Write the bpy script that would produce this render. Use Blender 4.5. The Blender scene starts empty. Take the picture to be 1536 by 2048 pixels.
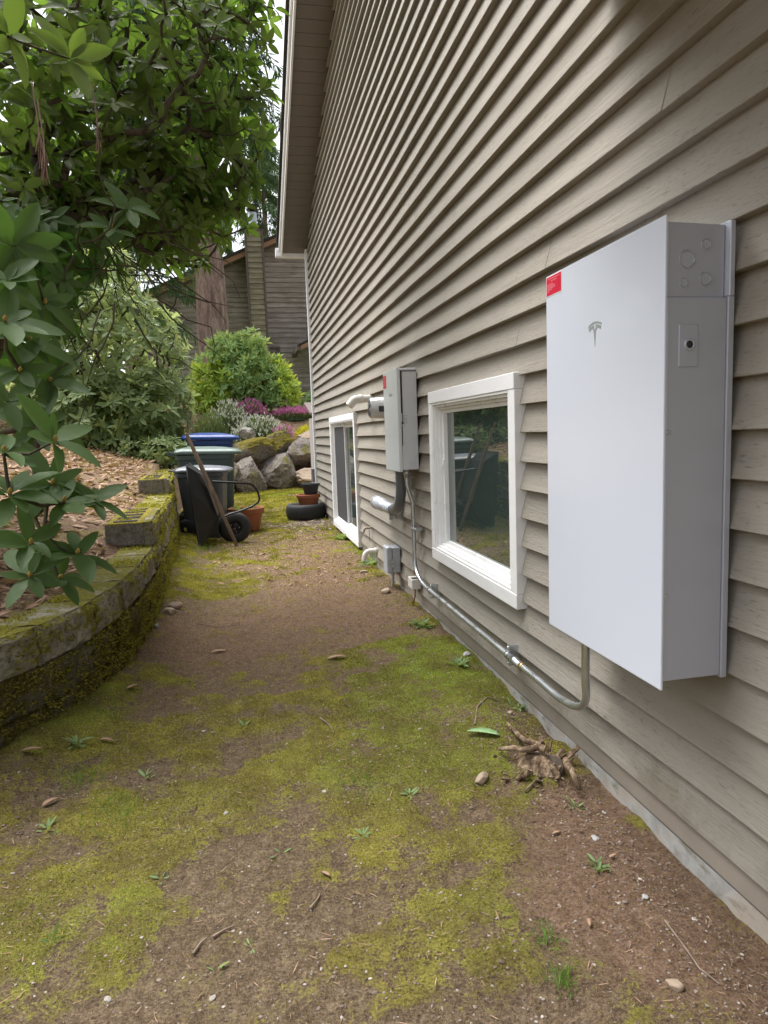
import bpy, bmesh, math, random
import numpy as np
from mathutils import Vector, Matrix, noise as mnoise
random.seed(7); RNG = np.random.default_rng(7)
S = bpy.context.scene
COL = S.collection

# ------------------------------------------------------------------ camera
CP = np.array([-1.1508, -1.4317, 1.2103]); YAW, PITCH, ROLL, FPX = 0.20148, -0.11503, -0.03645, 1370.4
_f = np.array([math.sin(YAW)*math.cos(PITCH), math.cos(YAW)*math.cos(PITCH), math.sin(PITCH)])
_r0 = np.array([math.cos(YAW), -math.sin(YAW), 0.0]); _u0 = np.cross(_r0, _f)
_r = math.cos(ROLL)*_r0 + math.sin(ROLL)*_u0; _u = -math.sin(ROLL)*_r0 + math.cos(ROLL)*_u0
cam = bpy.data.cameras.new("camera"); cam.sensor_width = 36; cam.sensor_fit = 'AUTO'
cam.lens = FPX/2048*36; cam.clip_end = 500; cam.clip_start = 0.02
co = bpy.data.objects.new("camera", cam); COL.objects.link(co)
co.matrix_world = Matrix(((_r[0], _u[0], -_f[0], CP[0]), (_r[1], _u[1], -_f[1], CP[1]), (_r[2], _u[2], -_f[2], CP[2]), (0, 0, 0, 1)))
S.camera = co

# ------------------------------------------------------------------ light
SUN_EL, SUN_AZ = math.radians(64), math.radians(-40)      # azimuth from +Y towards +X
w = bpy.data.worlds.new("World"); S.world = w; w.use_nodes = True
nt = w.node_tree; nt.nodes.clear()
sky = nt.nodes.new('ShaderNodeTexSky'); sky.sky_type = 'NISHITA'; sky.sun_disc = False
sky.sun_elevation = SUN_EL; sky.sun_rotation = SUN_AZ; sky.dust_density = 4; sky.air_density = 1.0; sky.ozone_density = 1
hs = nt.nodes.new('ShaderNodeHueSaturation'); hs.inputs['Saturation'].default_value = 0.30
bg = nt.nodes.new('ShaderNodeBackground'); bg.inputs['Strength'].default_value = 0.14
out = nt.nodes.new('ShaderNodeOutputWorld')
nt.links.new(sky.outputs[0], hs.inputs['Color']); nt.links.new(hs.outputs[0], bg.inputs['Color']); nt.links.new(bg.outputs[0], out.inputs['Surface'])
sl = bpy.data.lights.new("sun", 'SUN'); sl.energy = 3.2; sl.angle = math.radians(60); sl.color = (1.0, 0.985, 0.96)
so = bpy.data.objects.new("sun", sl); COL.objects.link(so)
sd = Vector((math.sin(SUN_AZ)*math.cos(SUN_EL), math.cos(SUN_AZ)*math.cos(SUN_EL), math.sin(SUN_EL)))
so.rotation_euler = sd.to_track_quat('Z', 'Y').to_euler()
S.view_settings.view_transform = 'Standard'; S.view_settings.look = 'None'
S.view_settings.exposure = 1.18; S.view_settings.gamma = 1
S.cycles.max_bounces = 8; S.cycles.transparent_max_bounces = 8

# ------------------------------------------------------------------ helpers
def ray(u, v):
    return _f + (u-768)/FPX*_r - (v-1024)/FPX*_u
def px(u, v, axis, val):
    """world point where the sight line of a photo pixel meets the plane axis = val"""
    d = ray(u, v); t = (val-CP[axis])/d[axis]; return CP + t*d

def vnoise(x, y, seed=0):
    x = np.asarray(x, float); y = np.asarray(y, float)
    xi = np.floor(x).astype(np.int64); yi = np.floor(y).astype(np.int64)
    fx = x-xi; fy = y-yi; fx = fx*fx*(3-2*fx); fy = fy*fy*(3-2*fy)
    def h(a, b):
        n = (a*374761393 + b*668265263 + seed*1442695041) & 0xffffffff
        n = ((n ^ (n >> 13))*1274126177) & 0xffffffff
        return ((n ^ (n >> 16)) & 0xffff)/65535.0
    return (h(xi, yi)*(1-fx)+h(xi+1, yi)*fx)*(1-fy)+(h(xi, yi+1)*(1-fx)+h(xi+1, yi+1)*fx)*fy
def fbm(x, y, o=4, seed=0):
    s = 0; a = .5; t = 0
    for k in range(o):
        s = s+a*vnoise(x*2**k, y*2**k, seed+k*17); t += a; a *= .5
    return s/t
def sstep(a, b, x):
    t = np.clip((x-a)/(b-a), 0, 1); return t*t*(3-2*t)

class MB:
    """collects shapes in world coordinates, builds ONE mesh object"""
    def __init__(s): s.v = []; s.f = []; s.n = 0; s.mi = []; s.cur = 0; s.sm = []; s.smooth = False
    def add(s, verts, faces):
        b = s.n
        s.v.extend([tuple(map(float, p)) for p in verts]); s.n += len(verts)
        for f in faces:
            s.f.append(tuple(i+b for i in f)); s.mi.append(s.cur); s.sm.append(s.smooth)
    def box(s, x0, x1, y0, y1, z0, z1):
        v = [(x, y, z) for x in (x0, x1) for y in (y0, y1) for z in (z0, z1)]
        s.add(v, [(0, 1, 3, 2), (4, 6, 7, 5), (0, 4, 5, 1), (2, 3, 7, 6), (0, 2, 6, 4), (1, 5, 7, 3)])
    def bar(s, p, q, wd, ht, up=(0, 0, 1), w2=None, h2=None):
        p = np.array(p, float); q = np.array(q, float); d = q-p; d /= np.linalg.norm(d)
        a = np.cross(d, up); a /= np.linalg.norm(a); b = np.cross(a, d)
        w2 = wd if w2 is None else w2; h2 = ht if h2 is None else h2
        v = []
        for c, ww, hh in ((p, wd, ht), (q, w2, h2)):
            for sa, sb in ((-1, -1), (1, -1), (1, 1), (-1, 1)): v.append(c+a*ww/2*sa+b*hh/2*sb)
        s.add(v, [(3, 2, 1, 0), (4, 5, 6, 7), (0, 1, 5, 4), (1, 2, 6, 5), (2, 3, 7, 6), (3, 0, 4, 7)])
    def tube(s, pts, rad, n=10, cap=True):
        pts = [np.array(p, float) for p in pts]
        R = rad if hasattr(rad, '__len__') else [rad]*len(pts)
        v = []; f = []; a = None
        for i, p in enumerate(pts):
            d = pts[min(i+1, len(pts)-1)]-pts[max(i-1, 0)]; d /= np.linalg.norm(d)+1e-12
            if a is None:
                t = np.array((0, 0, 1.)) if abs(d[2]) < .9 else np.array((1., 0, 0)); a = np.cross(d, t)
            a = a-d*np.dot(a, d); a /= np.linalg.norm(a)+1e-12; b = np.cross(d, a)
            for k in range(n):
                th = 2*math.pi*k/n; v.append(p+R[i]*(math.cos(th)*a+math.sin(th)*b))
        for i in range(len(pts)-1):
            for k in range(n): f.append((i*n+k, i*n+(k+1) % n, (i+1)*n+(k+1) % n, (i+1)*n+k))
        sm = s.smooth; s.smooth = True; s.add(v, f); s.smooth = False
        if cap:
            m = len(pts)-1
            s.add(v[:n], [tuple(range(n))[::-1]]); s.add(v[m*n:], [tuple(range(n))])
        s.smooth = sm
    def lathe(s, c, prof, n=28, axis=(0, 0, 1), close=False):
        c = np.array(c, float); ax = np.array(axis, float); ax /= np.linalg.norm(ax)
        t = np.array((1., 0, 0)) if abs(ax[0]) < .9 else np.array((0, 1., 0)); a = np.cross(ax, t); a /= np.linalg.norm(a); b = np.cross(ax, a)
        v = []; f = []
        for r, h in prof:
            for k in range(n):
                th = 2*math.pi*k/n; v.append(c+ax*h+r*(math.cos(th)*a+math.sin(th)*b))
        m = len(prof)
        for i in range(m if close else m-1):
            j = (i+1) % m
            for k in range(n): f.append((i*n+k, i*n+(k+1) % n, j*n+(k+1) % n, j*n+k))
        sm = s.smooth; s.smooth = True; s.add(v, f); s.smooth = sm
    def prism(s, poly, vec):
        """extrude a polygon (world points) along vec"""
        n = len(poly); vec = np.array(vec, float)
        v = [np.array(p, float) for p in poly]+[np.array(p, float)+vec for p in poly]
        s.add(v, [tuple(range(n))[::-1], tuple(range(n, 2*n))]+[(i, (i+1) % n, n+(i+1) % n, n+i) for i in range(n)])
    def build(s, name, mats, parent=None, bevel=0, seg=2, **tags):
        me = bpy.data.meshes.new(name)
        loc = Vector((0, 0, 0)) if parent is None else world_loc(parent)
        me.from_pydata([(a-loc.x, b-loc.y, c-loc.z) for a, b, c in s.v], [], s.f)
        for m in (mats if isinstance(mats, (list, tuple)) else [mats]): me.materials.append(m)
        me.polygons.foreach_set('material_index', s.mi); me.polygons.foreach_set('use_smooth', s.sm)
        bm = bmesh.new(); bm.from_mesh(me); bmesh.ops.recalc_face_normals(bm, faces=bm.faces); bm.to_mesh(me); bm.free()
        o = bpy.data.objects.new(name, me); COL.objects.link(o)
        if parent is not None: o.parent = parent
        if bevel:
            md = o.modifiers.new('bevel', 'BEVEL'); md.width = bevel; md.segments = seg; md.limit_method = 'ANGLE'; md.angle_limit = math.radians(40)
        for k, vv in tags.items(): o[k] = vv
        return o
def world_loc(o):
    l = Vector(o.location)
    while o.parent is not None: o = o.parent; l += Vector(o.location)
    return l
def thing(name, label, cat, loc, group=None):
    o = bpy.data.objects.new(name, None); COL.objects.link(o); o.location = loc; o.empty_display_size = .1
    o['label'] = label; o['category'] = cat
    if group: o['group'] = group
    return o
def tag(o, label, cat, group=None):
    o['label'] = label; o['category'] = cat
    if group: o['group'] = group
    return o
def npmesh(name, V, F, mat, parent=None, tint=None, smooth=True, loc=None):
    """mesh straight from numpy arrays; V in world coordinates"""
    V = np.asarray(V, float).reshape(-1, 3); F = np.asarray(F, np.int64)
    L = np.array(world_loc(parent)) if parent is not None else (np.array(loc) if loc is not None else np.zeros(3))
    me = bpy.data.meshes.new(name); k = F.shape[1]
    me.vertices.add(len(V)); me.vertices.foreach_set('co', (V-L).ravel())
    me.loops.add(F.size); me.loops.foreach_set('vertex_index', F.ravel().astype(np.int32))
    me.polygons.add(len(F)); me.polygons.foreach_set('loop_start', np.arange(0, F.size, k, dtype=np.int32))
    me.polygons.foreach_set('loop_total', np.full(len(F), k, np.int32))
    me.polygons.foreach_set('use_smooth', np.full(len(F), smooth))
    me.update(calc_edges=True)
    for m in (mat if isinstance(mat, (list, tuple)) else [mat]): me.materials.append(m)
    if tint is not None:
        a = me.attributes.new('tint', 'FLOAT_COLOR', 'POINT')
        t = np.ones((len(V), 4)); tt = np.asarray(tint)
        if tt.ndim == 1: t[:, :3] = tt[:, None]
        else: t[:, :tt.shape[1]] = tt
        a.data.foreach_set('color', t.ravel())
    o = bpy.data.objects.new(name, me); COL.objects.link(o)
    if parent is not None: o.parent = parent
    elif loc is not None: o.location = loc
    return o

# ------------------------------------------------------------------ materials
def lin(r, g, b):
    f = lambda c: (c/255/12.92) if c/255 <= .04045 else ((c/255+.055)/1.055)**2.4
    return (f(r), f(g), f(b))
class MT:
    def __init__(s, name, rough=.6, metal=0, spec=.5, ior=None, coat=0):
        s.m = bpy.data.materials.new(name); s.m.use_nodes = True; s.t = s.m.node_tree
        s.b = s.t.nodes['Principled BSDF']; s.b.inputs['Roughness'].default_value = rough; s.b.inputs['Metallic'].default_value = metal
        s.b.inputs['Specular IOR Level'].default_value = spec
        if ior: s.b.inputs['IOR'].default_value = ior
        s.b.inputs['Coat Weight'].default_value = coat
        s.co = None
    def N(s, t, **k):
        n = s.t.nodes.new(t)
        for a, b in k.items(): setattr(n, a, b)
        return n
    def L(s, a, b): s.t.links.new(a, b)
    def coord(s, scale=(1, 1, 1), kind='Object'):
        tc = s.N('ShaderNodeTexCoord'); mp = s.N('ShaderNodeMapping'); mp.inputs['Scale'].default_value = scale
        s.L(tc.outputs[kind], mp.inputs['Vector']); return mp.outputs[0]
    def noise(s, scale, detail=4, rough=.6, vec=None, dist=0):
        n = s.N('ShaderNodeTexNoise'); n.inputs['Scale'].default_value = scale; n.inputs['Detail'].default_value = detail
        n.inputs['Roughness'].default_value = rough; n.inputs['Distortion'].default_value = dist
        s.L(vec if vec is not None else s.coord(), n.inputs['Vector']); return n.outputs['Fac']
    def ramp(s, fac, stops, interp='LINEAR'):
        r = s.N('ShaderNodeValToRGB'); r.color_ramp.interpolation = interp
        e = r.color_ramp.elements
        while len(e) < len(stops): e.new(.5)
        for i, (p, c) in enumerate(stops):
            e[i].position = p; e[i].color = (*c, 1) if hasattr(c, '__len__') else (c, c, c, 1)
        s.L(fac, r.inputs[0]); return r.outputs[0]
    def mix(s, fac, a, b, mode='MIX'):
        n = s.N('ShaderNodeMix', data_type='RGBA', blend_type=mode)
        for sock, v in ((n.inputs[0], fac), (n.inputs[6], a), (n.inputs[7], b)):
            if isinstance(v, (int, float)): sock.default_value = v
            elif isinstance(v, tuple): sock.default_value = (*v, 1)
            else: s.L(v, sock)
        return n.outputs[2]
    def math(s, op, a, b=0):
        n = s.N('ShaderNodeMath', operation=op)
        for sock, v in ((n.inputs[0], a), (n.inputs[1], b)):
            if isinstance(v, (int, float)): sock.default_value = v
            else: s.L(v, sock)
        return n.outputs[0]
    def attr(s, name='tint'):
        n = s.N('ShaderNodeAttribute'); n.attribute_name = name; return n
    def color(s, c):
        if isinstance(c, tuple): s.b.inputs['Base Color'].default_value = (*c, 1)
        else: s.L(c, s.b.inputs['Base Color'])
        return s
    def bump(s, h, strength=.3, dist=.01):
        n = s.N('ShaderNodeBump'); n.inputs['Strength'].default_value = strength; n.inputs['Distance'].default_value = dist
        s.L(h, n.inputs['Height'])
        if s.b.inputs['Normal'].is_linked: s.L(s.b.inputs['Normal'].links[0].from_socket, n.inputs['Normal'])
        s.L(n.outputs[0], s.b.inputs['Normal']); return s
    def rough(s, r): s.L(r, s.b.inputs['Roughness']); return s
def simple(name, c, rough=.6, metal=0, var=.12, scale=6, bump=0, bscale=60, bdist=.002, spec=.5, coat=0):
    m = MT(name, rough, metal, spec, coat=coat)
    n = m.noise(scale, 5)
    m.color(m.mix(n, tuple(x*(1-var) for x in c), tuple(min(1, x*(1+var)) for x in c)))
    m.rough(m.ramp(m.noise(scale*2.3, 4), [(0.25, max(.02, rough-.07)), (.75, min(1, rough+.07))]))
    if bump: m.bump(m.noise(bscale, 4), bump, bdist)
    return m.m

M = {}
# painted cedar lap siding
m = MT('siding_paint', .75, spec=.25)
g = m.noise(1, 6, .65, m.coord((18, 3.2, 46)), .6); f = m.noise(1, 4, .65, m.coord((90, 30, 190)), .5)
pl = m.noise(1.3, 4); pl2 = m.noise(1, 3, .5, m.coord((3, .55, 8.3)))
c = m.ramp(pl2, [(.3, (.270, .247, .210)), (.7, (.340, .312, .268))])
c = m.mix(m.ramp(pl, [(.45, 0.0), (.75, .35)]), c, (.26, .235, .20))
c = m.mix(m.math('MULTIPLY', m.ramp(f, [(.32, .7), (.43, 0.0)]), m.ramp(m.noise(3.1, 4, .6), [(.38, .15), (.62, 1.)])), c, (.10, .086, .074))
sz = m.N('ShaderNodeSeparateXYZ'); m.L(m.coord(), sz.inputs[0])
sp_ = m.math('ADD', m.math('MULTIPLY', sz.outputs[2], -2.2), m.math('MULTIPLY', m.noise(5, 5, .7), 1.6))
c = m.mix(m.ramp(sp_, [(.35, 0.), (.75, .55)]), c, (.15, .13, .085))
c = m.mix(m.ramp(m.noise(1, 5, .65, m.coord((2, 1.6, .5))), [(.60, 0.), (.75, .35)]), c, (.20, .175, .14))
m.color(c); m.bump(g, .7, .005); m.bump(f, .6, .003); M['siding'] = m.m
m = MT('skirt_paint', .75, spec=.25); n = m.noise(5, 5); n2 = m.noise(30, 4)
sep = m.N('ShaderNodeSeparateXYZ'); m.L(m.coord(), sep.inputs[0])
m.color(m.mix(m.ramp(n, [(.4, 0.), (.75, .5)]), (.32, .28, .232), (.22, .19, .155))); m.bump(n2, .3, .003); M['skirt'] = m.m
m = MT('foundation_concrete', .9, spec=.2); n = m.noise(7, 6, .7); n2 = m.noise(55, 4)
c = m.ramp(n, [(.3, (.20, .19, .175)), (.5, (.33, .325, .31)), (.75, (.46, .455, .44))])
c = m.mix(m.ramp(m.noise(3.2, 4), [(.5, 0.), (.62, .85)]), c, (.34, .29, .235))
c = m.mix(m.ramp(m.noise(9, 4, .6, m.coord((1, 1, 3))), [(.55, 0.), (.7, .7)]), c, (.12, .11, .06))
m.color(c); m.bump(n2, .5, .004); m.bump(n, .4, .01); M['concrete'] = m.m
M['white_trim'] = simple('white_trim_paint', (.86, .86, .87), .45, var=.05, scale=4, bump=.25, bscale=160, bdist=.0015)
M['vinyl'] = simple('white_vinyl', (.88, .88, .88), .3, var=.03, scale=3)
m = MT('white_trim_rough', .6, spec=.3); n = m.noise(1, 5, .6, m.coord((150, 30, 150))); n2 = m.noise(5, 4)
m.color(m.mix(n2, (.78, .78, .80), (.86, .86, .87))); m.bump(n, .5, .002); M['casing'] = m.m
m = MT('window_glass', .015, spec=.5, ior=3.0); m.color((.045, .066, .062)); M['glass'] = m.m
m = MT('insect_screen', .7); v = m.noise(160, 2); m.color(m.mix(v, (.035, .035, .04), (.06, .06, .065))); M['screen'] = m.m
m = MT('soffit_boards', .8, spec=.2); n = m.noise(1, 4, .6, m.coord((4, 1, 1))); m.color(m.mix(n, (.17, .15, .138), (.23, .205, .19))); M['soffit'] = m.m
M['groove'] = simple('dark_groove', (.035, .03, .025), .9)
m = MT('asphalt_shingles', .95, spec=.1); m.color(m.mix(m.noise(40, 4), (.03, .028, .026), (.075, .07, .065))); M['shingle'] = m.m
# equipment
m = MT('white_glass_cover', .22, spec=.5, coat=.3); m.color(m.mix(m.noise(1.5, 2), (.61, .65, .75), (.65, .69, .78))); m.b.inputs['Coat Roughness'].default_value = .06; M['pw_white'] = m.m
m = MT('satin_aluminium', .38, .35, .5); n = m.noise(1, 3, .5, m.coord((3, 3, 1.2))); m.color(m.mix(n, (.45, .47, .545), (.53, .55, .62)))
m.rough(m.ramp(m.noise(2, 3), [(.3, .36), (.7, .5)])); M['pw_metal'] = m.m
M['emblem'] = simple('emblem_grey', (.42, .46, .46), .3, .4)
M['red_label'] = simple('red_label', lin(205, 22, 60), .4, var=.05)
M['label_white'] = simple('label_white', (.8, .75, .76), .5, var=.02)
M['label_pink'] = simple('label_pink_print', (.75, .25, .3), .5, var=.02)
m = MT('panel_grey_paint', .38, spec=.5); n = m.noise(3, 3); m.color(m.mix(n, (.60, .61, .645), (.67, .675, .71))); m.bump(m.noise(500, 2), .08, .0005); M['panel'] = m.m
m = MT('panel_front_sheen', .3, spec=.5); n = m.noise(3, 3); m.color(m.mix(n, (.66, .70, .71), (.72, .76, .77))); M['panel_front'] = m.m
m = MT('galvanized_steel', .3, .9); n = m.noise(9, 4); m.color(m.mix(n, (.50, .53, .57), (.68, .71, .75))); m.rough(m.ramp(m.noise(14, 3), [(.3, .22), (.7, .42)])); M['emt'] = m.m
M['grey_pvc'] = simple('grey_pvc', (.13, .145, .16), .4, var=.12, scale=9)
M['cast_alu'] = simple('cast_aluminium', (.50, .53, .58), .5, .35, var=.2, scale=20, bump=.2, bscale=80)
M['white_pvc'] = simple('white_pvc', (.72, .70, .66), .4, var=.10, scale=9)
M['tan_paint'] = simple('tan_pipe', (.36, .30, .24), .6)
M['copper'] = simple('oxidised_copper', (.27, .10, .055), .5, .5, var=.3, scale=30)
M['rust_red'] = simple('faded_red_paint', (.42, .10, .06), .6, var=.25, scale=14)
M['orange'] = simple('orange_tag', (.62, .22, .10), .55, var=.12)
M['black_metal'] = simple('black_metal', (.012, .012, .014), .38, .2, var=.3)
M['dark'] = simple('dark_plastic', (.02, .02, .022), .5)
M['brass'] = simple('brass_fitting', (.48, .34, .14), .35, .9)
m = MT('meter_glass', .08, spec=.6, coat=.6); m.color(m.mix(m.noise(14, 3), (.42, .44, .45), (.72, .74, .74))); M['meter'] = m.m
M['meter_ring'] = simple('meter_ring_metal', (.55, .56, .58), .35, .7)
# plants and ground
def leafmat(name, a, b, trans=.35, rough=.42, under=None, veins=False, spec=.25):
    m = MT(name, rough, spec=spec)
    at = m.attr(); sep = m.N('ShaderNodeSeparateColor'); m.L(at.outputs['Color'], sep.inputs[0])
    c = m.mix(sep.outputs[0], a, b)
    c = m.mix(m.math('MULTIPLY', sep.outputs[1], .9), c, lin(120, 118, 52))            # yellowing / dead part
    n = m.noise(14, 3); c = m.mix(m.ramp(n, [(.35, 0.), (.75, .5)]), c, tuple(x*.6 for x in a)); c = m.mix(m.ramp(m.noise(110, 3), [(.60, 0.), (.72, .3)]), c, tuple(x*1.5 for x in b))
    c = m.mix(m.math('MULTIPLY', sep.outputs[2], .45), c, tuple(min(1, x*1.9+.02) for x in b))   # midrib
    if under:
        gm = m.N('ShaderNodeNewGeometry'); c = m.mix(gm.outputs['Backfacing'], c, under)
    m.color(c); m.bump(m.noise(75, 3), .35, .0015); m.rough(m.ramp(m.noise(40, 3), [(.3, max(.2, rough-.08)), (.7, rough+.14)]))
    tr = m.N('ShaderNodeBsdfTranslucent'); mx = m.N('ShaderNodeMixShader'); mx.inputs[0].default_value = trans
    m.L(m.mix(.55, c, tuple(min(1, x*3.0) for x in (b[0]*1.3, b[1]*1.1, b[2]*.4))), tr.inputs['Color'])
    o = m.t.nodes['Material Output']; m.L(m.b.outputs[0], mx.inputs[1]); m.L(tr.outputs[0], mx.inputs[2]); m.L(mx.outputs[0], o.inputs['Surface'])
    return m.m
M['leaf_dark'] = leafmat('rhododendron_leaf', (.030, .098, .020), (.075, .195, .040), .22, .48, (.07, .115, .04))
M['leaf_backlit'] = leafmat('rhododendron_leaf_backlit', (.036, .086, .022), (.098, .185, .044), .30, .42, (.09, .125, .035))  # same shrub's upper leaves; backlight put into a yellower, more translucent colour
M['leaf_mid'] = leafmat('rhododendron_leaf_pale', (.16, .30, .12), (.34, .52, .26), .28, .40, (.14, .20, .08))
M['leaf_laurel'] = leafmat('laurel_leaf', (.12, .23, .08), (.28, .44, .19), .38, .40)
M['leaf_lime'] = leafmat('young_laurel_leaf', (.16, .28, .05), (.32, .46, .09), .40, .45)
M['leaf_weed'] = leafmat('weed_leaf', (.09, .15, .06), (.18, .26, .11), .3, .55)
M['leaf_grass'] = leafmat('grass_blade', (.05, .12, .02), (.12, .22, .04), .3, .55)
M['needles'] = leafmat('conifer_needles', (.014, .036, .018), (.048, .095, .038), .25, .6, spec=.3)
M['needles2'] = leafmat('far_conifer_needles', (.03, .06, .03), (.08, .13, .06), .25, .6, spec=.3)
M['moss_blade'] = leafmat('moss_fuzz', (.07, .055, .016), (.52, .47, .09), .25, .8, spec=.15)
M['heather_green'] = leafmat('heather_green', (.05, .085, .035), (.13, .18, .07), .2, .7)
M['heather_white'] = leafmat('heather_white_bloom', (.30, .32, .24), (.62, .62, .55), .3, .7)
M['heather_pink'] = leafmat('heather_pink_bloom', (.36, .07, .22), (.60, .17, .42), .3, .7)
M['heather_gold'] = leafmat('golden_grass', (.30, .27, .03), (.55, .48, .06), .3, .7)
M['dead_leaf'] = leafmat('dead_leaf', (.13, .075, .045), (.34, .22, .15), .1, .7)
m = MT('grey_brown_bark', .9, spec=.15); n = m.noise(1, 6, .7, m.coord((30, 30, 6)))
c = m.ramp(n, [(.3, (.03, .024, .018)), (.6, (.10, .08, .06)), (.8, (.17, .145, .12))])
c = m.mix(m.ramp(m.noise(4, 4), [(.52, 0.), (.66, .7)]), c, (.085, .09, .03)); m.color(c); m.bump(n, .6, .01); M['bark'] = m.m
m = MT('conifer_bark', .95, spec=.1); n = m.noise(1, 7, .72, m.coord((9, 9, 1.5)), .4); n2 = m.noise(1, 5, .7, m.coord((38, 38, 9)))
c = m.ramp(n, [(.28, (.07, .05, .042)), (.48, (.27, .19, .155)), (.72, (.48, .37, .31))]); c = m.mix(m.ramp(n2, [(.3, .7), (.5, 0.)]), c, (.07, .045, .035))
m.color(c); m.bump(n, 1, .06); m.bump(n2, .7, .02); M['bark_con'] = m.m
# ground: moss / dirt by the surface attribute r = moss, g = vividness, b = redness of soil
m = MT('mossy_ground', .95, spec=.12)
at = m.attr(); sep = m.N('ShaderNodeSeparateColor'); m.L(at.outputs['Color'], sep.inputs[0])
n0 = m.noise(5, 6, .7); n1 = m.noise(38, 6, .75); n2 = m.noise(140, 5, .7); n3 = m.noise(420, 3, .6)
nd = m.math('ADD', m.math('MULTIPLY', n1, .35), m.math('ADD', m.math('MULTIPLY', n2, .4), m.math('MULTIPLY', n3, .25)))
dirt = m.ramp(nd, [(.36, (.035, .025, .016)), (.5, (.155, .110, .068)), (.64, (.37, .285, .195))])
red = m.ramp(nd, [(.36, (.06, .034, .021)), (.5, (.205, .130, .086)), (.64, (.40, .285, .20))])
dirt = m.mix(sep.outputs[2], dirt, red)
dirt = m.mix(m.ramp(n3, [(.62, 0.), (.72, .7)]), dirt, (.32, .27, .22))
dirt = m.mix(m.ramp(n2, [(.28, .6), (.42, 0.)]), dirt, (.03, .02, .015))
mossd = m.ramp(n2, [(.25, (.08, .065, .016)), (.5, (.25, .21, .045)), (.78, (.48, .42, .11))])
mossv = m.ramp(n2, [(.25, (.045, .070, .010)), (.5, (.15, .20, .030)), (.78, (.33, .38, .07))])
moss = m.mix(m.ramp(m.noise(7, 6, .75), [(.40, 0.), (.58, .85)]), m.mix(sep.outputs[1], mossd, mossv), m.ramp(n2, [(.25, (.045, .034, .014)), (.5, (.135, .105, .035)), (.78, (.27, .22, .08))]))
k = m.math('ADD', sep.outputs[0], m.math('MULTIPLY', m.math('SUBTRACT', n1, .5), 1.5)); k = m.math('ADD', k, m.math('MULTIPLY', m.math('SUBTRACT', n0, .5), 1.1))
k = m.math('ADD', k, m.math('MULTIPLY', m.math('SUBTRACT', n2, .5), 1.0))
kk = m.ramp(k, [(.42, 0.), (.60, .95)])
m.color(m.mix(kk, dirt, moss)); m.bump(n1, .8, .014); m.bump(n2, 1, .008); m.bump(n3, .8, .003); M['ground'] = m.m
m = MT('hillside_mulch', .95, spec=.1); n = m.noise(6, 6, .7); n2 = m.noise(60, 5, .75); n3 = m.noise(1.2, 4)
c = m.ramp(n2, [(.28, (.06, .035, .025)), (.5, (.20, .13, .09)), (.75, (.42, .32, .24))]); c = m.mix(m.ramp(n, [(.5, 0.), (.68, .8)]), c, (.24, .23, .06))
at = m.attr(); sep = m.N('ShaderNodeSeparateColor'); m.L(at.outputs['Color'], sep.inputs[0])
c = m.mix(sep.outputs[1], c, m.ramp(n2, [(.3, (.05, .09, .02)), (.7, (.18, .27, .06))]))
m.color(c); m.bump(n2, .8, .02); M['mulch'] = m.m
# retaining wall block: moss by height attribute-free noise
def mossy(name, stone, mossc, lo, hi, up=.35, sc=4.0, bd=.012):
    m = MT(name, .92, spec=.15)
    n = m.noise(sc, 6, .68); n2 = m.noise(70, 5, .75); n3 = m.noise(24, 5, .7)
    gm = m.N('ShaderNodeNewGeometry'); sx = m.N('ShaderNodeSeparateXYZ'); m.L(gm.outputs['Normal'], sx.inputs[0])
    st = m.ramp(n3, [(.28, stone[0]), (.52, stone[1]), (.75, stone[2])])
    st = m.mix(m.ramp(n2, [(.33, .75), (.48, 0.)]), st, tuple(x*.28 for x in stone[0]))
    ms = m.ramp(n2, [(.25, mossc[0]), (.5, mossc[1]), (.75, mossc[2])])
    k = m.math('ADD', n, m.math('MULTIPLY', sx.outputs[2], up)); k = m.math('ADD', k, m.math('MULTIPLY', m.math('SUBTRACT', n3, .5), .55))
    m.color(m.mix(m.ramp(k, [(lo, 0.), (hi, 1.)]), st, ms)); m.bump(n3, .9, bd*1.3); m.bump(n2, .9, bd*.6); return m.m
YM = ((.045, .04, .008), (.16, .145, .025), (.34, .30, .05)); OM = ((.022, .018, .007), (.075, .064, .016), (.19, .165, .035))
ST = ((.11, .10, .085), (.22, .205, .18), (.37, .355, .32))
M['block'] = mossy('mossy_block_top', tuple(tuple(x*1.6 for x in t) for t in ST), YM, .49, .64, .16)
M['block_low'] = mossy('mossy_block_low', tuple(tuple(x*.62 for x in s) for s in ST), OM, .36, .52, .12)
M['block_mid'] = mossy('mossy_block_middle', tuple(tuple(x*.75 for x in s) for s in ST), OM, .40, .55, .2)
M['cap_moss'] = mossy('mossy_step_block', ST, ((.06, .05, .008), (.21, .175, .025), (.44, .37, .055)), .56, .74, .40)
BS = ((.16, .135, .12), (.33, .29, .26), (.52, .47, .43))
M['boulder'] = mossy('boulder_stone', BS, YM, .62, .72, .14, 1.6, .03)
M['boulder_moss'] = mossy('mossy_boulder', BS, ((.05, .042, .008), (.20, .165, .025), (.44, .37, .06)), .44, .60, .20, 2.2, .04)
M['stone_tan'] = simple('tan_stone', (.34, .26, .19), .85, var=.25, scale=16, bump=.3, bscale=50)
M['stone_grey'] = simple('grey_stone', (.36, .35, .34), .85, var=.25, scale=16, bump=.3, bscale=50)
M['stone_pale'] = simple('pale_stone', (.30, .275, .24), .85, var=.2, scale=8, bump=.4, bscale=30, bdist=.01)
m = MT('rotten_wood', .9, spec=.15); n = m.noise(1, 6, .7, m.coord((40, 40, 9)))
m.color(m.ramp(n, [(.34, (.035, .022, .014)), (.5, (.19, .13, .085)), (.7, (.46, .36, .24))])); m.bump(n, .8, .012); M['rotten'] = m.m
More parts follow.
